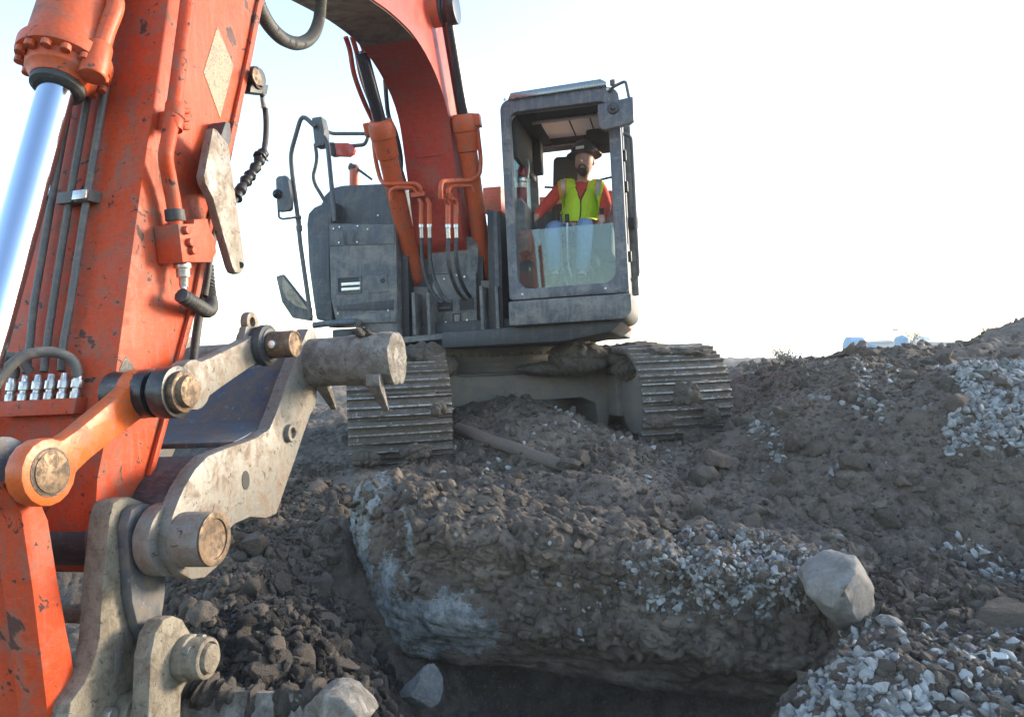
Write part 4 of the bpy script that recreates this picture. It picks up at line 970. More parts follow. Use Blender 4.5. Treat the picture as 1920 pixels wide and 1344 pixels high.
# ---- boom cylinders
for (foot, head, rodtop, tt, nm) in (((911, 530), (868, 214), (836, 20), .12, 'R'), ((782, 536), (712, 226), (678, 98), -.52, 'L')):
    a_ = HT(*foot, tt); h_ = HT(*head, tt); r_ = HT(*rodtop, tt); ax_ = (h_ - a_).normalized(); L_ = (h_ - a_).length
    mb = MB().lathe(a_ - ax_ * .02, ax_, [(0, .05), (.05, .052), (.09, .078), (.14, .083), (L_ - .30, .083), (L_ - .295, .097), (L_ - .13, .102), (L_ - .125, .112), (L_ - .02, .112), (L_ + .02, .092)], 28)
    sgn = 1 if nm == 'R' else -1
    mb.prism([h_ - ax_ * .12 + UR * sgn * .09 - UF * .05, h_ - ax_ * .12 + UR * sgn * .15 - UF * .04, h_ - ax_ * .12 + UR * sgn * .15 + UF * .03, h_ - ax_ * .12 + UR * sgn * .09 + UF * .05], ax_ * .10)
    BCY = part('boom_cylinder', mb, 'cyl', bevel=.004); tag(BCY, 'orange boom cylinder beside the cab' if nm == 'R' else 'orange boom cylinder on the far side from the cab')
    part('cylinder_rod', MB().cyl(h_, r_, .055, 24), 'rod_dark', BCY, 0)
    part('foot_pin', MB().lathe(a_ - UR * .09, UR, [(0, .05), (.18, .05)], 16), 'cyl', BCY, .004)
    if nm == 'R':
        p1 = [HT(893, 222, .23), HT(902, 300, .23), HT(900, 328, .22), HT(884, 338, .14), HT(829, 340, .06), HT(826, 352, .06), HT(827, 372, .05)]
        p2 = [HT(888, 362, .14), HT(882, 348, .12), HT(846, 348, .06), HT(840, 358, .06), HT(841, 372, .05)]
        manif = LT([(825, 364), (850, 362), (851, 371), (826, 373)], .02); hx = (838, 853)
    else:
        p1 = [HT(697, 232, -.66), HT(704, 300, -.66), HT(713, 338, -.64), HS(722, 346, 1.66), HS(778, 344, 1.55), HS(788, 350, 1.55), HS(791, 364, 1.52)]
        p2 = [HS(733, 376, 1.64), HS(733, 357, 1.66), HS(742, 352, 1.66), HS(774, 353, 1.54), HS(779, 358, 1.53), HS(782, 366, 1.52)]
        manif = LS([(773, 364), (799, 361), (800, 370), (774, 373)], 1.48); hx = (788, 803)
    for q in (p1, p2): part('cylinder_pipe', MB().tube(bend(q, .06), .019, 10), 'cyl', BCY, 0)
    mb = MB().prism(manif, UF * .06); part('pipe_clamp', mb, 'cyl', BCY, .006)
    for x in hx:
        tz = .02; HX = (lambda a, b, c: HT(a, b, c)) if nm == 'R' else (lambda a, b, c: HS(a, b, 1.50))
        q = [HX(x - 3, 372, tz), HX(x + 2, 382, tz), HX(x + 2, 400, tz), HX(x + 2, 421, tz)]
        part('hose_end', MB().tube(q, [.016, .022, .022, .022], 12), 'cyl', BCY, 0)
        q0 = HX(x + 2, 421, tz); q1 = HX(x + 3, 446, tz)
        part('fitting', MB().lathe(q0, q1 - q0, [(0, .025), (.03, .025), (.032, .02), (.12, .02)], 12), 'fitting', BCY, .002)
        if nm == 'R': q = [q1, HX(x + 2, 480, tz), HX(x + 8, 515, tz), HX(x + 20, 545, tz), HX(x + 34, 562, tz)]
        else: q = [q1, HX(x + 4, 490, tz), HX(x + 14, 530, tz), HX(x + 32, 562, tz), HX(x + 44, 566, tz)]
        part('cylinder_hose', MB().tube(cr(q, 5), .018, 10), 'rubber', BCY, 0)
# ------------------------------------------------------------------ upper structure
def slab_s(pts, s0, depth): return MB().prism(LS(pts, s0), -UF * depth)
# platform under everything
mb = MB().box(UP, -2.2, 1.25, -1.32, 1.28, .19, .34)
PLAT = part('turntable_deck', mb, 'charcoal', bevel=.02)
part('front_lip', slab_s([(752, 632), (948, 614), (948, 624), (752, 643)], 1.36, .2), 'slate_dusty', PLAT, .004)
# orange engine hood and counterweight at the back
HOOD = part('engine_hood', MB().prism([W(UP, -.50, t, u) for t, u in [(-1.25, .34), (1.30, .34), (1.30, 1.74), (1.24, 1.80), (.34, 1.80), (.30, 1.55), (-1.25, 1.50)]], -UF * 1.6), 'orange', bevel=.04)
part('counterweight', MB().box(UP, -2.9, -2.12, -1.35, 1.28, .25, 1.35), 'orange', bevel=.10)
part('hood_post', slab_s([(905, 352), (939, 349), (940, 396), (906, 398)], -.2, .35), 'orange', HOOD, .008)
EXH = part('exhaust_stub', MB().cyl(HS(664, 352, .2), HS(664, 310, .2), .052, 18), 'orange', HOOD, .004)
part('exhaust_cap', MB().lathe(HS(663, 318, .2), UU, [(0, .058), (.03, .062), (.045, .05)], 16).prism(LS([(654, 309), (660, 306), (700, 336), (697, 339)], .2), UF * .02), 'charcoal', EXH, .002)
# right-hand tool and tank boxes (picture left)
TB = part('tank_box', slab_s([(600, 420), (601, 384), (608, 366), (622, 352), (642, 347), (745, 343), (748, 430)], 1.12, 1.5), 'slate', bevel=.025)
FB = part('front_box', slab_s([(617, 419), (742, 421), (744, 520), (746, 634), (640, 604), (630, 602), (620, 560)], 1.42, 1.6), 'slate_dusty', bevel=.010)
part('upper_plate', slab_s([(618, 423), (739, 421), (740, 457), (619, 461)], 1.428, .02), 'slate', FB, .003)
part('lower_plate_or_shade', slab_s([(631, 573), (738, 562), (738, 581), (632, 583)], 1.424, .014), 'charcoal', FB, .003)  # charcoal strip paints the shade of a recess; no recess is cut
part('ledge', slab_s([(640, 594), (742, 584), (742, 604), (640, 607)], 1.44, .06), 'slate_dusty', FB, .006)
VT = part('vent', MB().ring(LS([(630, 519), (677, 516), (678, 549), (631, 552)], 1.424), LS([(634, 522), (674, 519.5), (674.5, 546), (635, 549)], 1.424), UF * .006), 'slate', FB, .001)
part('vent_shade_sheet', slab_s([(634, 522), (674, 519.5), (674.5, 546), (635, 549)], 1.4225, .004), 'black', VT, 0)  # black sheet on the box, painted shade behind the slats
for k in range(2):
    y = 530.5 + 9.5 * k; part('vent_slat', slab_s([(640, y), (675, y - 2.2), (675, y + 3.8), (640, y + 6)], 1.432, .012), 'fitting', VT, .002)
FD = part('fuel_door', slab_s([(686, 518), (726, 515), (728, 547), (687, 550)], 1.426, .01), 'slate_dusty', FB, .003)
part('door_latch', MB().lathe(HS(717, 526, 1.427), UF, [(0, .022), (.006, .02), (.0065, .012)], 16), 'black', FD, .001)
for x, y in ((626, 429), (637, 426), (671, 424), (690, 430), (636, 455), (670, 454), (709, 404), (634, 588), (728, 582)):
    part('bolt_head', MB().lathe(HS(x, y, 1.428 if y > 410 else 1.12), UF, [(0, .009), (.01, .007)], 8), 'fitting', FB if y > 410 else TB, 0)
for x in (642, 660):
    part('hose_loop', MB().tube(cr(LS([(x, 430), (x + 2, 440), (x, 452), (x + 5, 458)], 1.45), 4), .006, 6), 'hose_grey', FB, 0)
CW = part('side_cowling', slab_s([(574, 420), (577, 400), (588, 388), (606, 380), (627, 377), (619, 430), (618, 520), (624, 602), (592, 600), (586, 560), (578, 500)], 1.30, 1.9), 'slate', bevel=.03)
SP_ = part('step_bar', MB().tube(bend(LS([(588, 610), (618, 606), (655, 604), (668, 602)], 1.62), .03), .028, 12), 'slate', bevel=0)
part('step_pad', slab_s([(616, 600), (664, 597), (664, 612), (616, 614)], 1.60, .16), 'slate_dusty', SP_, .008)
# battered beige step plate at the far left
GP = part('guard_plate', MB().prism(LS([(517, 518), (530, 514), (560, 552), (582, 578), (583, 602), (548, 596), (528, 566)], .9), -UF * .05), 'slate_dusty', bevel=.01)
part('guard_face', MB().prism(LS([(531, 519), (558, 552), (580, 582), (556, 574), (538, 560), (530, 540)], .905), UF * .012), 'beige', GP, .004)
# handrails, mirror, lamps at picture left
HR = part('handrail', MB().tube(bend(LS([(591, 238), (566, 214), (545, 288), (547, 320), (560, 420), (562, 450), (583, 596)], 1.45), .10), .021, 10), 'hose_grey', bevel=0)
part('rail_clamp', MB().lathe(HS(559, 405, 1.45), HS(562, 440, 1.45) - HS(559, 405, 1.45), [(0, .028), (.03, .028), (.031, .022), (.09, .022), (.091, .028), (.14, .028)], 12), 'hose_grey', HR, .002)
HR2 = part('handrail', MB().tube(bend(LS([(603, 252), (614, 268), (619, 320), (628, 415)], 1.40), .08), .022, 10), 'slate', bevel=0)
part('handrail', MB().tube(bend(LS([(591, 270), (595, 300), (587, 330), (590, 345), (612, 382)], 1.2), .10), .018, 10), 'hose_grey', bevel=0)
part('handrail', MB().tube(bend(LS([(604, 240), (620, 251), (686, 251), (690, 258), (684, 272), (658, 274)], 1.0), .05), .018, 10), 'hose_grey', bevel=0)
part('lamp_box', slab_s([(584, 221), (602, 218), (607, 242), (608, 272), (590, 275)], 1.42, .12), 'slate', HR2, .01)
ML = part('marker_lamp', slab_s([(618, 268)] + [(620, 268), (652, 268), (661, 272), (665, 280), (662, 288), (654, 293), (622, 292)], 1.05, .05), 'amber', bevel=.006)
part('lamp_rim', slab_s([(614, 267), (626, 267), (630, 292), (620, 292)], 1.058, .07), 'black', ML, .004)
MR = part('mirror', MB().prism(LS([(516, 336), (520, 330), (534, 328), (540, 335), (545, 365), (545, 390), (541, 395), (521, 397), (518, 380)], 1.55), -UF * .06), 'slate', bevel=.02)
part('mirror_knob', MB().lathe(HS(520, 364, 1.56), UF, [(0, .045), (.02, .04), (.03, .02), (.05, .018)], 16), 'black', MR, .004)
part('mirror_arm', MB().tube(bend(LS([(521, 370), (523, 408), (530, 411), (560, 407)], 1.5), .04), .011, 8), 'hose_grey', MR, 0)
# ---- centre frame between the boxes and the cab
CF = part('centre_panel', slab_s([(770, 452), (905, 444), (908, 620), (772, 634)], 1.12, .4), 'charcoal', bevel=.008)
part('top_plate', slab_s([(800, 449), (895, 443), (897, 478), (895, 512), (804, 514)], 1.16, .03), 'slate_dusty', CF, .006)
part('lower_plate_or_shade', slab_s([(812, 515), (892, 511), (895, 616), (806, 624)], 1.175, .03), 'slate_dusty', CF, .006)
for pts in ([(821, 564), (848, 562), (849, 583), (822, 585)], [(861, 561), (888, 559), (889, 580), (862, 582)]):
    part('dark_access_sheet', slab_s(pts, 1.178, .004), 'black', CF, 0)  # flat black sheets paint the shade inside the openings
part('hose_nipple', MB().cyl(HS(824, 578, 1.19), HS(845, 577, 1.19), .014, 10), 'hose_grey', CF, .002)
part('dark_lock_sheet', slab_s([(848, 588), (864, 587), (865, 618), (849, 619)], 1.178, .004), 'black', CF, 0)  # another black sheet, painted dark of the gap behind the lock bar
part('lock_bar', slab_s([(851, 590), (862, 589), (863, 622), (852, 623)], 1.20, .03), 'steel', CF, .003)
for x, y in ((833, 523), (857, 516), (871, 519), (836, 604), (876, 600), (854, 487), (838, 449), (868, 447)):
    part('bolt_head', MB().lathe(HS(x, y, 1.176), UF, [(0, .010), (.01, .008)], 8), 'fitting', CF, 0)
for (xa, xb, ya, yb, lean) in ((775, 802, 548, 628, 3), (902, 930, 536, 618, 4)):
    for x, wd in ((xa - 4, 6), (xb - 3, 6)):
        part('foot_bracket', slab_s([(x, ya), (x + wd, ya), (x + wd + lean, yb), (x + lean, yb)], 1.38, .45), 'slate_dusty', CF, .006)
    part('bracket_back', slab_s([(xa, ya - 10), (xb, ya - 10), (xb + lean, yb), (xa + lean, yb)], 1.18, .02), 'uc', CF, .003)
part('side_wall', slab_s([(738, 425), (764, 440), (768, 632), (746, 634)], 1.30, 1.5), 'charcoal', CF, .006)
SW = part('side_wall', slab_s([(913, 392), (938, 398), (944, 618), (918, 622)], 1.30, 1.4), 'charcoal', CF, .006)
part('side_strip', slab_s([(925, 396), (932, 396), (938, 580), (929, 580)], 1.315, .02), 'slate', CF, .003)
# ---- cab.  local plane: t to the picture right, u up, front at s = 1.50
CS = 1.50
def cabp(pts, s): return [W(UP, s, t, u) for t, u in pts]
to, ti = (.455, 1.475), (.525, 1.375)
outer = rrect(.455, 1.475, .475, 2.20, [.03, .05, .10, .09]); inner = rrect(.535, 1.375, .565, 2.085, [.11, .11, .06, .07])
CAB = part('cab', MB().ring(cabp(outer, CS), cabp(inner, CS), -UF * .10), 'cabgrey', bevel=.012); tag(CAB, 'grey operator cab with its upper windscreen slid open')
o2 = rrect(.475, 1.455, .50, 2.135, [.03, .05, .06, .06]); i2 = rrect(.56, 1.40, 1.47, 2.115, [.05, .05, .02, .02])
part('rear_wall', MB().ring(cabp(o2, .30), cabp(i2, .30), -UF * .06), 'cabgrey', CAB, .01)
part('rear_rail', MB().tube(cr([W(UP, .15, .60, 1.74), W(UP, .15, .85, 1.72), W(UP, .15, 1.35, 1.78)], 5), .012, 8), 'black', CAB, 0)
rp = [(.465, 2.135), (.49, 2.18), (.56, 2.21), (.72, 2.212), (.72, 2.135)]
mb = MB().prism([W(UP, 1.398, t, u) for t, u in rp], -UF * 1.40)
mb.prism([W(UP, 1.398, t, u) for t, u in [(1.26, 2.135), (1.26, 2.212), (1.38, 2.21), (1.44, 2.18), (1.465, 2.135)]], -UF * 1.40)
mb.box(UP, 1.06, 1.398, .721, 1.259, 2.135, 2.211).box(UP, .0, .44, .721, 1.259, 2.135, 2.211)
ROOF = part('roof', mb, 'headliner', CAB, .006)
part('headliner_pod', MB().box(UP, .37, .66, 1.10, 1.38, 1.95, 2.13), 'headliner', CAB, .03)
part('headliner_pod', MB().box(UP, .37, 1.30, .512, .56, 1.74, 2.13).box(UP, .37, .52, .56, .64, 1.80, 2.13), 'headliner', CAB, .02)
BL = part('sun_blind', MB().box(UP, .445, 1.055, .725, 1.255, 2.14, 2.146), 'blind', CAB, 0)
part('blind_rod', MB().cyl(W(UP, 1.07, .66, 2.115), W(UP, 1.07, 1.30, 2.115), .018, 12), 'fitting', BL, .002)
for t in (.98, 1.17): part('blind_seam', MB().box(UP, .445, 1.055, t, t + .012, 2.128, 2.139), 'headliner', BL, .002)
# sides
so_ = [(1.41, .47), (1.41, 2.16), (.06, 2.16), (.06, .47)]
def side_ring(t, wins, depth, name, mat):
    """a side wall built as bars around its openings (s ranges), butted end to end"""
    mb = MB(); e = [1.395] + [x for w_ in wins for x in (w_[1], w_[0])] + [.055]
    mb.box(UP, .055, 1.395, t, t + depth, .48, .92); mb.box(UP, .055, 1.395, t, t + depth, 2.03, 2.133)
    for k in range(0, len(e), 2):
        if abs(e[k] - e[k + 1]) > .01: mb.box(UP, min(e[k], e[k + 1]), max(e[k], e[k + 1]), t, t + depth, .921, 2.029)
    return part(name, mb, mat, CAB, .008)
side_ring(.46, [(.12, 1.32)], .05, 'side_wall', 'cabgrey')
part('side_window', MB().box(UP, .12, 1.32, .48, .486, .92, 2.03), 'sideglass', CAB, 0)
RS = side_ring(1.425, [(1.09, 1.33), (.14, .62)], .045, 'door', 'cabgrey')
for k, u in enumerate((.75, 1.35, 1.62, 1.95)):
    part('door_hinge', MB().cyl(W(UP, 1.30, 1.485, u), W(UP, 1.30, 1.485, u + .09), .018, 10).box(UP, 1.18, 1.30, 1.471, 1.486, u + .02, u + .07), 'black', RS, .003)
part('door_rail', MB().tube(bend([W(UP, 1.02, 1.47, .62), W(UP, 1.02, 1.54, .66), W(UP, 1.02, 1.54, 1.9), W(UP, 1.02, 1.47, 1.94)], .05), .016, 10), 'hose_grey', RS, 0)
part('door_edge', MB().box(UP, .75, .86, 1.472, 1.53, .50, 2.06), 'slate_dusty', RS, .015)
part('door_latch', MB().box(UP, .86, .95, 1.472, 1.56, 1.10, 1.2), 'black', RS, .01)
# floor, apron below the windscreen
part('cab_floor', MB().box(UP, .05, 1.39, .48, 1.45, .42, .50), 'black', CAB, .01)
ap = rrect(.445, 1.49, .255, .465, [.02, .09, .02, .02])
APR = part('apron', MB().prism(cabp(ap, 1.52), -UF * 1.45), 'slate_dusty', CAB, .02)
for t in (.57, 1.28): part('bolt_head', MB().lathe(W(UP, CS + .0, t, .52), UF, [(0, .010), (.008, .008)], 8), 'white', CAB, 0)
part('under_pan', MB().prism([W(UP, 1.40, t, u) for t, u in [(-.2, .245), (1.30, .255), (1.40, .235), (1.30, .16), (.9, .10), (-.2, .10)]], -UF * 1.6), 'charcoal', CAB, .02)  # charcoal colour stands for the shadow under the machine
# roof visor, work mirror
part('roof_visor', MB().prism([W(UP, 1.53, t, u) for t, u in [(.53, 2.185), (.56, 2.245), (1.33, 2.265), (1.38, 2.235), (1.38, 2.20)]], -UF * .35), 'visor', CAB, .015)
mp = [(1120, 196), (1187, 180), (1189, 226), (1182, 231), (1133, 244), (1122, 238)]
WM = part('work_mirror', slab_s(mp, 1.66, .07), 'cabgrey', CAB, .015)
part('mirror_socket', MB().lathe(HS(1150, 203, 1.665), UF, [(0, .05), (.012, .046), (.013, .02), (.03, .018)], 20), 'charcoal', WM, .003)
part('mirror_bracket', MB().tube(bend([HS(1142, 172, 1.5), HS(1150, 163, 1.55), HS(1173, 152, 1.6), HS(1180, 186, 1.62)], .03), .013, 8).lathe(HS(1149, 160, 1.52), UU, [(0, .025), (.04, .025)], 10), 'hose_grey', CAB, 0)
for x, y in ((946, 187), (1139, 168)): part('bolt_head', MB().lathe(HS(x, y, 1.505), UF, [(0, .013), (.008, .011)], 10), 'white', CAB, 0)
# lower windscreen, wiper rods, pedals and levers
gp = [(.525, 1.075), (1.38, 1.085)]
lw_ = [(x, y) for x, y in rrect(.54, 1.37, .568, 1.075, [.105, .105, .01, .01])]
part('lower_windscreen', MB().prism([W(UP, 1.440 + .0 * (u - .568) , t, u) for t, u in lw_], -UF * .006), 'glass', CAB, 0)
for x in (1051, 1064):
    LV = part('travel_lever', MB().tube(cr([HS(x, 410, 1.0), HS(x, 450, 1.02), HS(x + 3, 500, 1.05), HS(x + 16, 545, 1.05)], 5), .011, 8), 'fitting', CAB, 0)
    part('lever_grip', MB().cyl(HS(x, 418, 1.0), HS(x - 1, 402, 1.0), .02, 10), 'black', LV, .004)
part('foot_pedal', slab_s([(1040, 508), (1058, 507), (1056, 535), (1040, 536)], 1.15, .04), 'black', CAB, .008)
part('foot_pedal', slab_s([(1070, 506), (1088, 505), (1092, 533), (1074, 534)], 1.15, .04), 'black', CAB, .008)
for (x0, x1, y) in ((985, 1012, 428), (1112, 1146, 420)):
    CO = part('arm_console', slab_s([(x0, y), (x1, y - 3), (x1, 470), (x0, 472)], .98, .75), 'black', CAB, .02)
    xm = (x0 + x1) / 2
    part('joystick', MB().tube([HS(xm, y + 2, .93), HS(xm, y - 14, .93), HS(xm - 1, y - 30, .95)], [.03, .016, .02], 12), 'black', CO, .003)
part('console_cover', slab_s([(963, 380), (975, 368), (986, 385), (988, 470), (964, 480)], 1.25, .3), 'slate_dusty', CAB, .02)
SEAT = part('seat', MB().prism([W(UP, s_, .70, u_) for s_, u_ in ((.40, .82), (.95, .84), (.98, .96), (.50, .96), (.44, 1.50), (.37, 1.50))], UR * .46), 'seat', CAB, .04)
hr = [(1037, 300), (1042, 294), (1085, 291), (1092, 297), (1095, 345), (1036, 350)]
part('headrest', slab_s(hr, .46, .09), 'seat', SEAT, .03)
part('seat_base', MB().box(UP, .42, .85, .78, 1.10, .50, .82), 'black', SEAT, .02)
# ------------------------------------------------------------------ undercarriage
CR_, CF_, CU_ = UC[2], UC[1], UC[3]
SR = part('slew_ring', MB().lathe(W(UC, 0, 0, -.13), CU_, [(0, .70), (.05, .70), (.052, .66), (.10, .66), (.102, .62), (.16, .62), (.162, .60), (.30, .60)], 64), 'uc', bevel=.004)
for k in range(36):
    a_ = R_(360 * k / 36); q = W(UC, math.cos(a_) * .635, math.sin(a_) * .635, .03)
    if math.cos(a_) > -.1: part('ring_bolt', MB().cyl(q, q + CU_ * .035, .018, 8), 'uc', SR, .002)
cx = [(-.80, -.06), (-.55, -.15), (.0, -.15), (.55, -.13), (.85, -.12), (.92, -.30), (.86, -.70), (.76, -.72), (.74, -.46), (.60, -.40), (-.40, -.42), (-.78, -.44)]
CBD = part('car_body', MB().prism([W(UC, .95, t, u) for t, u in cx], -CF_ * 1.9), 'uc', bevel=.03)
part('axle_plate', MB().box(UC, -.7, .8, -.78, .80, -.149, -.132), 'uc', CBD, .01)
def track_path(r, s0, s1, uc, n):
    """n evenly spaced points with tangent and outward normal round the loop"""
    L = s1 - s0; tot = 2 * L + 2 * math.pi * r; out = []
    for k in range(n):
        d = tot * k / n
        if d < L: p, tg, nm = (s0 + d, uc + r), (1, 0), (0, 1)
        elif d < L + math.pi * r:
            a = (d - L) / r; p, tg, nm = (s1 + r * math.sin(a), uc + r * math.cos(a)), (math.cos(a), -math.sin(a)), (math.sin(a), math.cos(a))
        elif d < 2 * L + math.pi * r: p, tg, nm = (s1 - (d - L - math.pi * r), uc - r), (-1, 0), (0, -1)
        else:
            a = (d - 2 * L - math.pi * r) / r; p, tg, nm = (s0 - r * math.sin(a), uc - r * math.cos(a)), (-math.cos(a), math.sin(a)), (-math.sin(a), -math.cos(a))
        out.append((p, tg, nm))
    return out, tot
NSH = 50
tp_, tot = track_path(.445, -1.95, 1.56, -.415, NSH)
pitch = tot / NSH
def shoe_mesh():
    """one track shoe: a plate with three grouser bars, in its own axes (x along the track, y across, z out)"""
    me = MB(); h = pitch / 2; wd = .40
    prof_ = [(-h * .93, -.012), (-h * .93, .010), (-h * .84, .012), (-h * .80, .050), (-h * .70, .052), (-h * .62, .014), (-.016, .010), (-.008, .040), (.006, .042), (.018, .010), (h * .56, .012), (h * .64, .044), (h * .73, .044), (h * .79, .004), (h * .98, -.004), (h * .98, -.012)]
    me.prism([(x, -wd, z) for x, z in prof_], (0, 2 * wd, 0)); return me
proto = None
for side, tc_ in ((-1, -1.19), (1, 1.19)):
    inner_loop, _ = track_path(.385, -1.95, 1.56, -.415, 60)
    mb = MB().prism([W(UC, p[0], tc_ - .13, p[1]) for p, _, _ in inner_loop], CR_ * .26)
    TR = part('track', mb, 'uc', bevel=.01); tag(TR, 'muddy crawler track below the cab' if side > 0 else 'crawler track beside the dangling arm')
    part('track_frame', MB().box(UC, -1.6, 1.2, tc_ - .33, tc_ + .33, -.58, -.18), 'uc', TR, .03)
    for s_ in (1.55, -1.95): part('idler_wheel', MB().lathe(W(UC, s_, tc_ - .30, -.40), CR_, [(0, .30), (.05, .34), (.10, .36), (.5, .36), (.55, .34), (.60, .30)], 36), 'uc', TR, .01)
    for (p, tg, nm) in tp_:
        X = CF_ * tg[0] + CU_ * tg[1]; Z = CF_ * nm[0] + CU_ * nm[1]; Y = Z.cross(X)
        if proto is None:
            proto = shoe_mesh().build('track_shoe', M['shoe'], TR, .004); o = proto
            proto.data.materials.append(M['shoe_edge'])
            for q in proto.data.polygons: q.material_index = int(q.center.z > .038)
        else:
            o = proto.copy(); C.objects.link(o); o.parent = TR
        jit = random.uniform(-.007, .007)
        o.matrix_basis = Matrix.Translation(W(UC, p[0], tc_, p[1]) + Z * jit) @ Matrix((X, Y, Z)).transposed().to_4x4() @ Matrix.Rotation(random.uniform(-.04, .04), 4, 'Y')
# ------------------------------------------------------------------ the operator
def J(px, py, s): return HS(px, py, s)
def skin_mesh(chains, sub=2, voxel=None, extra=()):
    """chains: lists of (point, radius); the first chain's first vertex is the root; joints closer than 1 mm merge"""
    me = bpy.data.meshes.new('tmp'); vs = []; rs = []; es = []
    def vid(p, r):
        for i, q in enumerate(vs):
            if (q - p).length < 1e-3: return i
        vs.append(Vector(p)); rs.append(r); return len(vs) - 1
    for ch in chains:
        ids = [vid(Vector(p), r) for p, r in ch]; es += [(ids[i], ids[i + 1]) for i in range(len(ids) - 1)]
    me.from_pydata([tuple(p) for p in vs], es, []); o = bpy.data.objects.new('tmp', me); C.objects.link(o)
    md = o.modifiers.new('s', 'SKIN'); md.use_smooth_shade = True
    for i, sv_ in enumerate(me.skin_vertices[0].data):
        sv_.radius = (rs[i], rs[i]) if not isinstance(rs[i], tuple) else rs[i]; sv_.use_root = (i == 0)
    ms = o.modifiers.new('d', 'SUBSURF'); ms.levels = ms.render_levels = sub
    dg = bpy.context.evaluated_depsgraph_get(); m2 = bpy.data.meshes.new_from_object(o.evaluated_get(dg))
    bpy.data.objects.remove(o); return m2
def mesh_np(me):
    v = np.zeros(len(me.vertices) * 3); me.vertices.foreach_get('co', v)
    return v.reshape(-1, 3), [tuple(p.vertices) for p in me.polygons]
def remesh(vs_fs, voxel, smooth=4):
    V = []; F = []; o = 0
    for v, f in vs_fs: V += [tuple(p) for p in v]; F += [tuple(i + o for i in q) for q in f]; o += len(v)
    me = bpy.data.meshes.new('tmp'); me.from_pydata(V, [], F); ob = bpy.data.objects.new('tmp', me); C.objects.link(ob)
    md = ob.modifiers.new('r', 'REMESH'); md.mode = 'VOXEL'; md.voxel_size = voxel; md.use_smooth_shade = True
    sm = ob.modifiers.new('m', 'SMOOTH'); sm.iterations = smooth; sm.factor = .5
    dg = bpy.context.evaluated_depsgraph_get(); m2 = bpy.data.meshes.new_from_object(ob.evaluated_get(dg)); bpy.data.objects.remove(ob)
    for p in m2.polygons: p.use_smooth = True
    return m2
# joints (seated, hands on the joysticks, feet on the pedals)
pel = J(1078, 436, .62); sp1 = J(1084, 405, .60); ch_ = J(1090, 364, .60); nb = J(1093, 334, .62); hd = J(1096, 303, .68)
shL, shR = J(1056, 348, .60), J(1127, 348, .60)
elL, elR = J(1022, 388, .66), J(1136, 392, .70)
wrL, wrR = J(1004, 408, .86), J(1128, 408, .92)
hpL, hpR = J(1063, 436, .64), J(1093, 436, .64)
knL, knR = J(1034, 427, 1.10), J(1098, 420, 1.12)
anL, anR = J(1042, 515, 1.14), J(1092, 515, 1.14)
toL, toR = anL + UF * .20 - UU * .06, anR + UF * .20 - UU * .06
def hand(wr, el, sgn):
    """palm, four bent fingers of different lengths and a thumb, closed round the joystick in front of it"""
    d = (wr - el).normalized(); up = UU; side = d.cross(up).normalized() * sgn
    out = [[(wr - d * .09, .036), (wr, .034), (wr + d * .045, .034), (wr + d * .075, .028)]]
    for k, (o_, L) in enumerate(((-.028, .028), (-.010, .033), (.009, .031), (.026, .024))):
        b_ = wr + d * .078 + up * -o_
        out.append([(b_ - d * .03, .013), (b_, .012), (b_ + d * L, .0115), (b_ + d * (L + .006) + side * L * .9, .011), (b_ + d * (L - .016) + side * L * 1.35, .010)])
    b_ = wr + d * .030 + up * .020
    out.append([(b_ - up * .015, .014), (b_, .013), (b_ + up * .016 + d * .022 + side * .012, .012), (b_ + up * .014 + d * .045 + side * .028, .0105)])
    return out
pieces = [mesh_np(skin_mesh([ch])) for ch in (
    [(pel - UU * .06, .12), (pel, .13), (sp1, .125), (ch_, .135), (nb, .075)], [(nb - UU * .06, .07), (nb, .062), (hd - UU * .04, .062), (hd, .05)],
    [(ch_, .10), (shL, .064), (elL, .048), (wrL, .038)], [(ch_, .10), (shR, .064), (elR, .048), (wrR, .038)],
    [(pel, .11), (hpL, .09), (knL, .062), (anL, .044), (toL, .035)], [(pel, .11), (hpR, .09), (knR, .062), (anR, .044), (toR, .035)])]
for wr, el, sg in ((wrL, elL, 1), (wrR, elR, -1)):
    for ch in hand(wr, el, sg): pieces.append(mesh_np(skin_mesh([ch], 1)))
# head: ellipsoid pulled into a face; looks a little to picture left and down at the work
HF = (UF * .985 - UR * .17 - UU * .04).normalized(); HRt = (UR - HF * UR.dot(HF)).normalized(); HU = HRt.cross(HF); HU = HU if HU.dot(UU) > 0 else -HU
v, f = ICO[5]; v = v.copy(); x, y, z = v.T        # x right, y forward, z up
hx = x * .078; hy = y * .098; hz = z * .118   # half width, half depth, half height
jaw = np.clip((-z - .1) / .9, 0, 1); hx = hx * (1 - .28 * jaw ** 1.3); hy = hy * (1 - .12 * jaw) + .012 * jaw * (y > 0)
fr_ = np.clip(y, 0, 1)
def bump_(cx, cz, rx, rz): return np.exp(-((hx - cx) / rx) ** 2 - ((hz - cz) / rz) ** 2) * (y > 0)
hy = hy + .026 * bump_(0, -.022, .013, .020) + .012 * bump_(0, -.002, .009, .022)                       # nose
hy = hy - .013 * bump_(-.031, .008, .016, .011) - .013 * bump_(.031, .008, .016, .011)                   # eye sockets
hy = hy + .007 * bump_(0, .026, .045, .009)                                                             # brow
hy = hy + .007 * bump_(0, -.056, .022, .006) + .006 * bump_(0, -.068, .020, .006) - .006 * bump_(0, -.0615, .022, .003)   # lips
hy = hy + .010 * bump_(0, -.098, .024, .018)                                                            # chin
HSC = 1.12
def hp(a, b, c): return hd + (HRt * a + HF * b + HU * c) * HSC
pieces.append(([tuple(hp(*q)) for q in zip(hx, hy, hz)], [tuple(map(int, q)) for q in f]))
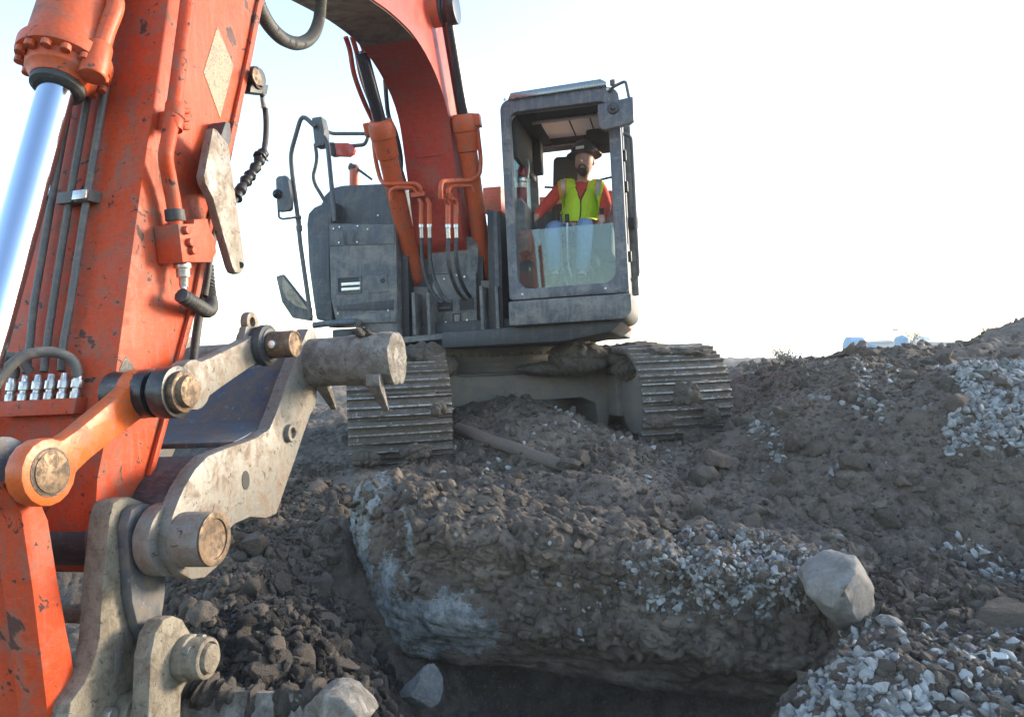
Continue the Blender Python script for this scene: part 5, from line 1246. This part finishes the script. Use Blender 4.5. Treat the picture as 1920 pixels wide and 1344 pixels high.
for sg in (-1, 1):
    e_, ef = ICO[3]; pieces.append(([tuple(hp(sg * .079 + a * .010, -.008 + b * .017 + a * sg * -.004, -.012 + c * .031)) for a, b, c in e_], [tuple(map(int, q)) for q in ef]))
M['skin'] = plain('skin', (.60, .36, .28), .55, 0, .18, 60)
body = remesh(pieces, .0042, 3); body.name = 'person'
bq = bmesh.new(); bq.from_mesh(body); bq.verts.ensure_lookup_table(); left_ = set(range(len(bq.verts))); best = set()
while left_:
    st_ = [left_.pop()]; isl = set(st_)
    while st_:
        for e_ in bq.verts[st_.pop()].link_edges:
            for b2 in e_.verts:
                if b2.index in left_: left_.discard(b2.index); isl.add(b2.index); st_.append(b2.index)
    if len(isl) > len(best): best = isl
print('body', len(best), len(bq.verts))
bmesh.ops.delete(bq, geom=[v_ for v_ in bq.verts if v_.index not in best], context='VERTS'); bq.to_mesh(body); bq.free()
PER = link('person', body, M['skin'])
tag(PER, 'bearded operator in orange shirt, lime vest, jeans and hard hat, seated in the cab', 'person')
M['shirt'] = plain('orange_shirt', (.72, .075, .045), .85, 0, .25, 25, .3)
M['jeans'] = plain('blue_jeans', (.17, .27, .42), .9, 0, .3, 40, .3)
M['vest'] = plain('lime_vest', (.60, .85, .03), .75, 0, .15, 30, .25)
M['reflect'] = plain('reflective_tape', (.55, .50, .45), .45, .2, .1, 60)
M['vest_or'] = plain('orange_trim', (.85, .32, .05), .7, 0, .1, 30)
M['hair'] = plain('beard_hair', (.075, .050, .038), .9, 0, .4, 150, .4)
M['hat'] = plain('hard_hat_shell', (.065, .07, .075), .28, .1, .15, 20)
M['boot'] = plain('leather_boot', (.06, .045, .035), .8, 0, .3, 30)
shirt = remesh([mesh_np(skin_mesh([ch])) for ch in ([(pel + UU * .02, .150), (sp1, .148), (ch_, .152), (nb - UU * .01, .085)], [(ch_ + UU * .01, .11), (shL, .078), (elL, .062), (wrL - (wrL - elL) * .02, .045)], [(ch_ + UU * .01, .11), (shR, .078), (elR, .062), (wrR - (wrR - elR) * .02, .045)])], .008, 3)
SH = link('shirt', shirt, M['shirt'], PER)
jeans = remesh([mesh_np(skin_mesh([ch])) for ch in ([(pel + UU * .05, .14), (pel, .15), (pel - UU * .05, .14)], [(pel, .12), (hpL, .105), (knL, .080), (anL, .066)], [(pel, .12), (hpR, .105), (knR, .080), (anR, .066)])], .009, 3)
link('jeans', jeans, M['jeans'], PER)
for a_, t2 in ((anL, toL), (anR, toR)):
    link('boot', remesh([mesh_np(skin_mesh([[(a_ + UU * .05, .056), (a_ - UU * .03, .054), (a_ * .5 + t2 * .5 - UU * .01, .048), (t2, .042)]]))], .008, 2), M['boot'], PER)
# vest: shell over the shirt, open in a deep V, closed by a dark zip below
sbv = BVHTree.FromPolygons([v_.co[:] for v_ in shirt.vertices], [p.vertices[:] for p in shirt.polygons])
def on_shirt(px, py, off):
    o_ = HS(px, py, 1.2); d_ = o_.normalized(); h = sbv.ray_cast(o_ - d_ * .2, d_, 3)
    if h[0] is None: return None
    return h[0] + h[1] * off
def cloth_panel(name, rows, mat, off, parent, thick=.006, n=14):
    """a panel laid on the shirt: rows of (left px, right px, py)"""
    vs = []; m_ = 0; last = None
    for (x0, x1, y) in rows:
        row = []
        for k in range(n + 1):
            p = on_shirt(x0 + (x1 - x0) * k / n, y, off)
            row.append(p)
        good = [p for p in row if p is not None]
        if not good: continue
        for k in range(n + 1):
            if row[k] is None:
                j = min((abs(k - q), q) for q in range(n + 1) if row[q] is not None)[1]
                row[k] = row[j] + UR * ((k - j) * (x1 - x0) / n * 7.2 / 1400) * .6 - UF * .02 * abs(k - j)
        vs += row; m_ += 1
    fs = [(i * (n + 1) + k, i * (n + 1) + k + 1, (i + 1) * (n + 1) + k + 1, (i + 1) * (n + 1) + k) for i in range(m_ - 1) for k in range(n)]
    o_ = MB().add(vs, fs).build(name, M[mat], parent, 0, sharp=80)
    md = o_.modifiers.new('thick', 'SOLIDIFY'); md.thickness = thick; md.offset = 1
    return o_
def lerp_rows(keys, step=4):
    ys = [k[2] for k in keys]; out = []
    y = ys[0]
    while y <= ys[-1]:
        out.append((np.interp(y, ys, [k[0] for k in keys]), np.interp(y, ys, [k[1] for k in keys]), y)); y += step
    return out
VESTL = [(1052, 1073, 318), (1048, 1075, 326), (1047, 1078, 340), (1047, 1082, 356), (1048, 1088, 376), (1047, 1088, 392), (1044, 1088, 404), (1044, 1088, 414)]
VESTR = [(1109, 1124, 318), (1107, 1131, 326), (1104, 1133, 340), (1099, 1130, 356), (1090, 1126, 376), (1089, 1124, 392), (1089, 1122, 404), (1089, 1118, 412)]
VE = cloth_panel('vest', lerp_rows(VESTL), 'vest', .012, PER)
cloth_panel('vest', lerp_rows(VESTR), 'vest', .012, PER)
for a_, b_ in (((1047, 1052), 'vest_or'), ((1052, 1060), 'reflect'), ((1060, 1063), 'vest_or')):
    cloth_panel('vest_stripe', [(a_[0] + .5, a_[1] + .5, y) for y in range(320, 374, 4)], b_, .020, VE, .002, 4)
for a_, b_ in (((1116, 1118), 'vest_or'), ((1118, 1127), 'reflect')):
    cloth_panel('vest_stripe', [(a_[0] + .1 * (345 - y) * .6, a_[1] + .1 * (345 - y) * .6, y) for y in range(320, 372, 4)], b_, .020, VE, .002, 4)
def piping(pts): 
    q = [on_shirt(x, y, .020) for x, y in pts]; return MB().tube(cr([p for p in q if p is not None], 4), .0055, 6)
part('vest_trim', piping([(1074, 322), (1077, 336), (1081, 352), (1087, 374)]), 'hair', VE, 0)
part('vest_trim', piping([(1108, 322), (1104, 338), (1098, 356), (1089, 374)]), 'hair', VE, 0)
part('zip', piping([(1088, 374), (1088, 388), (1087, 402), (1085, 415)]), 'black', VE, 0)
# head details
part('eye', MB().lathe(hp(-.031, .079, .008), HF, [(0, .0095), (.004, .008), (.006, .004)], 12), 'white', PER, 0)
part('eye', MB().lathe(hp(.031, .079, .008), HF, [(0, .0095), (.004, .008), (.006, .004)], 12), 'white', PER, 0)
for sg in (-1, 1): part('pupil', MB().lathe(hp(sg * .031, .0845, .008), HF, [(0, .0045), (.002, .003)], 10), 'black', PER, 0)
bd = []; fv, ff = ICO[4]
def beardpts():
    a_, b_, c_ = fv.T; k = np.stack([a_ * .050, .052 + b_ * .052, -.086 + c_ * .048], 1)
    keep = ~((np.abs(k[:, 0]) < .024) & (k[:, 2] > -.072) & (k[:, 2] < -.055))
    k[:, 1] += .004 * fbm(k * 60, 3, 5); k[~keep, 1] -= .018
    return [tuple(hp(*q)) for q in k]
part('beard', MB().add(beardpts(), [tuple(map(int, q)) for q in ff]), 'hair', PER, 0, sharp=80)
part('moustache', MB().tube(cr([hp(-.034, .078, -.066), hp(-.020, .094, -.050), hp(0, .102, -.046), hp(.020, .094, -.050), hp(.034, .078, -.066)], 5), .0085, 8), 'hair', PER, 0)
HT_ = part('hard_hat', MB().lathe(hp(0, -.004, .050), HU - HF * .10, [(q_ * HSC, r_q * HSC) for q_, r_q in [(-.004, .150), (.002, .152), (.010, .128), (.014, .116), (.05, .112), (.09, .096), (.120, .064), (.133, .026), (.134, .001)]], 36), 'hat', PER, 0, sharp=60)
part('hat_sticker', MB().prism([hp(-.040, .108, .082), hp(.034, .112, .082), hp(.033, .106, .108), hp(-.038, .102, .108)], HF * .012), 'white', HT_, .003)
M['red_bottle'] = plain('red_bottle', (.22, .02, .03), .35, 0, .2, 20)
# fire extinguisher standing in the cab's left corner (picture left of the seat)
fa = HS(978, 386, .95); fb = HS(980, 312, .95); fu = (fb - fa).normalized(); FE = empty('fire_extinguisher', fa, 'slim dark red extinguisher with silver bands, upright at the cab\'s left window', 'fire extinguisher')
FL = (fb - fa).length
part('bottle', MB().lathe(fa, fu, [(0, .05), (.16, .05), (.165, .046)], 18), M['red_bottle'], FE, .004)
part('band', MB().lathe(fa + fu * .165, fu, [(0, .042), (.05, .042), (.055, .048), (.09, .048), (.10, .04)], 18), 'fitting', FE, .003)
part('collar', MB().lathe(fa + fu * .265, fu, [(0, .045), (.06, .048), (.10, .034), (.12, .02)], 18), M['red_bottle'], FE, .003)
part('valve', MB().cyl(fa + fu * .38, fa + fu * .43, .014, 10).tube(cr([fa + fu * .41, fa + fu * .43 + UR * .04, fa + fu * .36 + UR * .06, fa + fu * .25 + UR * .055], 5), .007, 8), 'fitting', FE, 0)
# ------------------------------------------------------------------ beyond the bank
M['tankblue'] = plain('blue_tank_paint', (.22, .36, .48), .5, 0, .15, 3)
M['shed'] = plain('shed_wall', (.42, .44, .46), .8, 0, .12, 2)
M['shedroof'] = plain('shed_roof', (.50, .55, .60), .6, 0, .12, 2)
D1 = 34.0
c = P(1605, 650, D1); TK = empty('water_tank', c - Vector((0, 0, .6)), 'blue horizontal tank beyond the bank, left of the smaller tank', 'tank')
part('tank_shell', MB().lathe(c - Vector((.48, 0, 0)), Vector((1, .1, 0)), [(0, .10), (.03, .34), (.10, .45), (.75, .45), (.82, .36), (.85, .1)], 28), 'tankblue', TK, 0)
part('pump_box', MB().prism([c + Vector((.40, -.2, -.55)), c + Vector((.98, -.1, -.55)), c + Vector((.95, -.1, .12)), c + Vector((.40, -.2, .16))], (0, .6, 0)), 'tankblue', TK, .06)
part('tank_cradle', MB().prism([c + Vector((-.40, -.3, -1.2)), c + Vector((.40, -.3, -1.2)), c + Vector((.40, -.3, -.38)), c + Vector((-.40, -.3, -.38))], (0, .6, 0)), 'shed', TK, .02)
c = P(1691, 640, 38.0); TK2 = empty('water_tank', c - Vector((0, 0, .8)), 'smaller blue tank on a white base, right of the other blue tank', 'tank')
part('tank_shell', MB().lathe(c + Vector((0, 0, -.28)), (0, 0, 1), [(0, .33), (.02, .36), (.42, .36), (.52, .28), (.56, .12), (.6, .1)], 24), 'tankblue', TK2, 0)
part('tank_base', MB().prism([c + Vector((-.42, -.4, -1.2)), c + Vector((.45, -.4, -1.2)), c + Vector((.38, -.4, -.26)), c + Vector((-.36, -.4, -.26))], (0, .8, 0)), 'white', TK2, .03)
# long low shed far behind
a_, b_ = P(1675, 668, 90), P(1860, 668, 100)
SHD = empty('storage_shed', (a_ + b_) / 2, 'long pale low shed on the horizon behind the blue tanks', 'shed')
hh_ = Vector((0, 0, 1.75)); dp = Vector((0, 12, 0))
part('wall', MB().prism([a_ - Vector((0, 0, 2)), b_ - Vector((0, 0, 2)), b_ + hh_, a_ + hh_], dp), 'shed', SHD, 0)
part('roof', MB().prism([a_ + hh_ + Vector((-.5, -.5, 0)), b_ + hh_ + Vector((.5, -.5, 0)), b_ + hh_ + Vector((.5, -.5, .25)), a_ + hh_ + Vector((-.5, -.5, .25))], dp), 'shedroof', SHD, 0)
for k in range(9):
    q = a_.lerp(b_, .06 + .11 * k); part('window', MB().prism([q + Vector((0, -.04, .3)), q + Vector((.9, .06, .3)), q + Vector((.9, .06, 1.3)), q + Vector((0, -.04, 1.3))], (0, -.03, 0)), 'slate', SHD, 0)
part('roof_vent', MB().prism([a_.lerp(b_, .33) + hh_ + Vector((0, 2, .2)), a_.lerp(b_, .33) + hh_ + Vector((1.5, 2, .2)), a_.lerp(b_, .33) + hh_ + Vector((1.2, 2, .8)), a_.lerp(b_, .33) + hh_ + Vector((.3, 2, .8))], (0, 2, 0)), 'shedroof', SHD, 0)
# floodlight mast
q = P(1680, 668, 80); FM = empty('light_mast', q, 'thin floodlight mast standing beyond the shed roof', 'light mast')
part('pole', MB().cyl(q - Vector((0, 0, 2)), P(1680, 617, 80), .06, 8), 'shed', FM, 0)
part('lamp_head', MB().prism([P(1676, 617, 80), P(1684, 617, 80), P(1684, 620, 80), P(1676, 620, 80)], (0, .4, 0)), 'slate', FM, 0)
M['leaf'] = plain('shrub_leaf', (.12, .125, .08), .8, 0, .5, 3)
M['twig'] = plain('shrub_twig', (.10, .08, .06), .9, 0, .3, 8)
def shrub(px, py, d, wd, ht, n, seed, label):
    r = np.random.default_rng(seed); base = P(px, py, d); g0 = Vector((base.x, base.y, gz(base.x, base.y)))
    base.z = min(base.z, base.z); S_ = empty('shrub', base, label, 'shrub')
    mb = MB(); tips = []
    for k in range(9):
        a_ = r.uniform(0, 6.28); tp = base + Vector((math.cos(a_) * wd * r.uniform(.2, .9), math.sin(a_) * wd * r.uniform(.2, .9), ht * r.uniform(.5, 1)))
        mb.tube(cr([base - Vector((0, 0, .4)), base.lerp(tp, .5) + Vector((0, 0, ht * .1)), tp], 3), .02 * ht, 5); tips.append(tp)
    part('stems', mb, 'twig', S_, 0)
    V = []; F = []
    for k in range(n):
        t_ = tips[r.integers(0, 9)]; c_ = np.array(base.lerp(t_, r.uniform(.35, 1.05))) + r.normal(size=3) * wd * .16
        s_ = ht * r.uniform(.025, .06); e1 = r.normal(size=3); e1 /= np.linalg.norm(e1); e2 = np.cross(e1, r.normal(size=3)); e2 /= np.linalg.norm(e2)
        i = len(V); V += [c_ - e1 * s_ * 1.6, c_ + e2 * s_ * .7, c_ + e1 * s_ * 1.6, c_ - e2 * s_ * .7]; F.append((i, i + 1, i + 2, i + 3))
    np_mesh('foliage', V, F, M['leaf'], S_)
shrub(1474, 688, 26, .55, .62, 700, 1, 'small dark shrub on the flat ground right of the track')
shrub(1855, 632, 30.0, .5, .5, 500, 3, 'shrub on the crest of the far spoil heap')
shrub(1708, 640, 70, 1.3, 1.1, 600, 4, 'bushy shrub showing over the far shed roof')

# ------------------------------------------------------------------ thin morning haze
hz_m = bpy.data.materials.new('haze_air'); hz_m.use_nodes = True; t_ = hz_m.node_tree; t_.nodes.clear()
ho = t_.nodes.new('ShaderNodeOutputMaterial'); hv = t_.nodes.new('ShaderNodeVolumePrincipled')
hv.inputs['Color'].default_value = (.92, .95, 1, 1); hv.inputs['Density'].default_value = .0016; hv.inputs['Anisotropy'].default_value = .3
t_.links.new(hv.outputs[0], ho.inputs['Volume'])
me = bpy.data.meshes.new('haze'); bm = bmesh.new(); bmesh.ops.create_cube(bm, size=1.0); bm.to_mesh(me); bm.free()
hz = bpy.data.objects.new('haze', me); C.objects.link(hz); me.materials.append(hz_m)
hz.location = (0, 0, 1.5); hz.scale = (6400, 6400, 14); tag(hz, 'thin pale haze in the air', None, None, 'stuff')
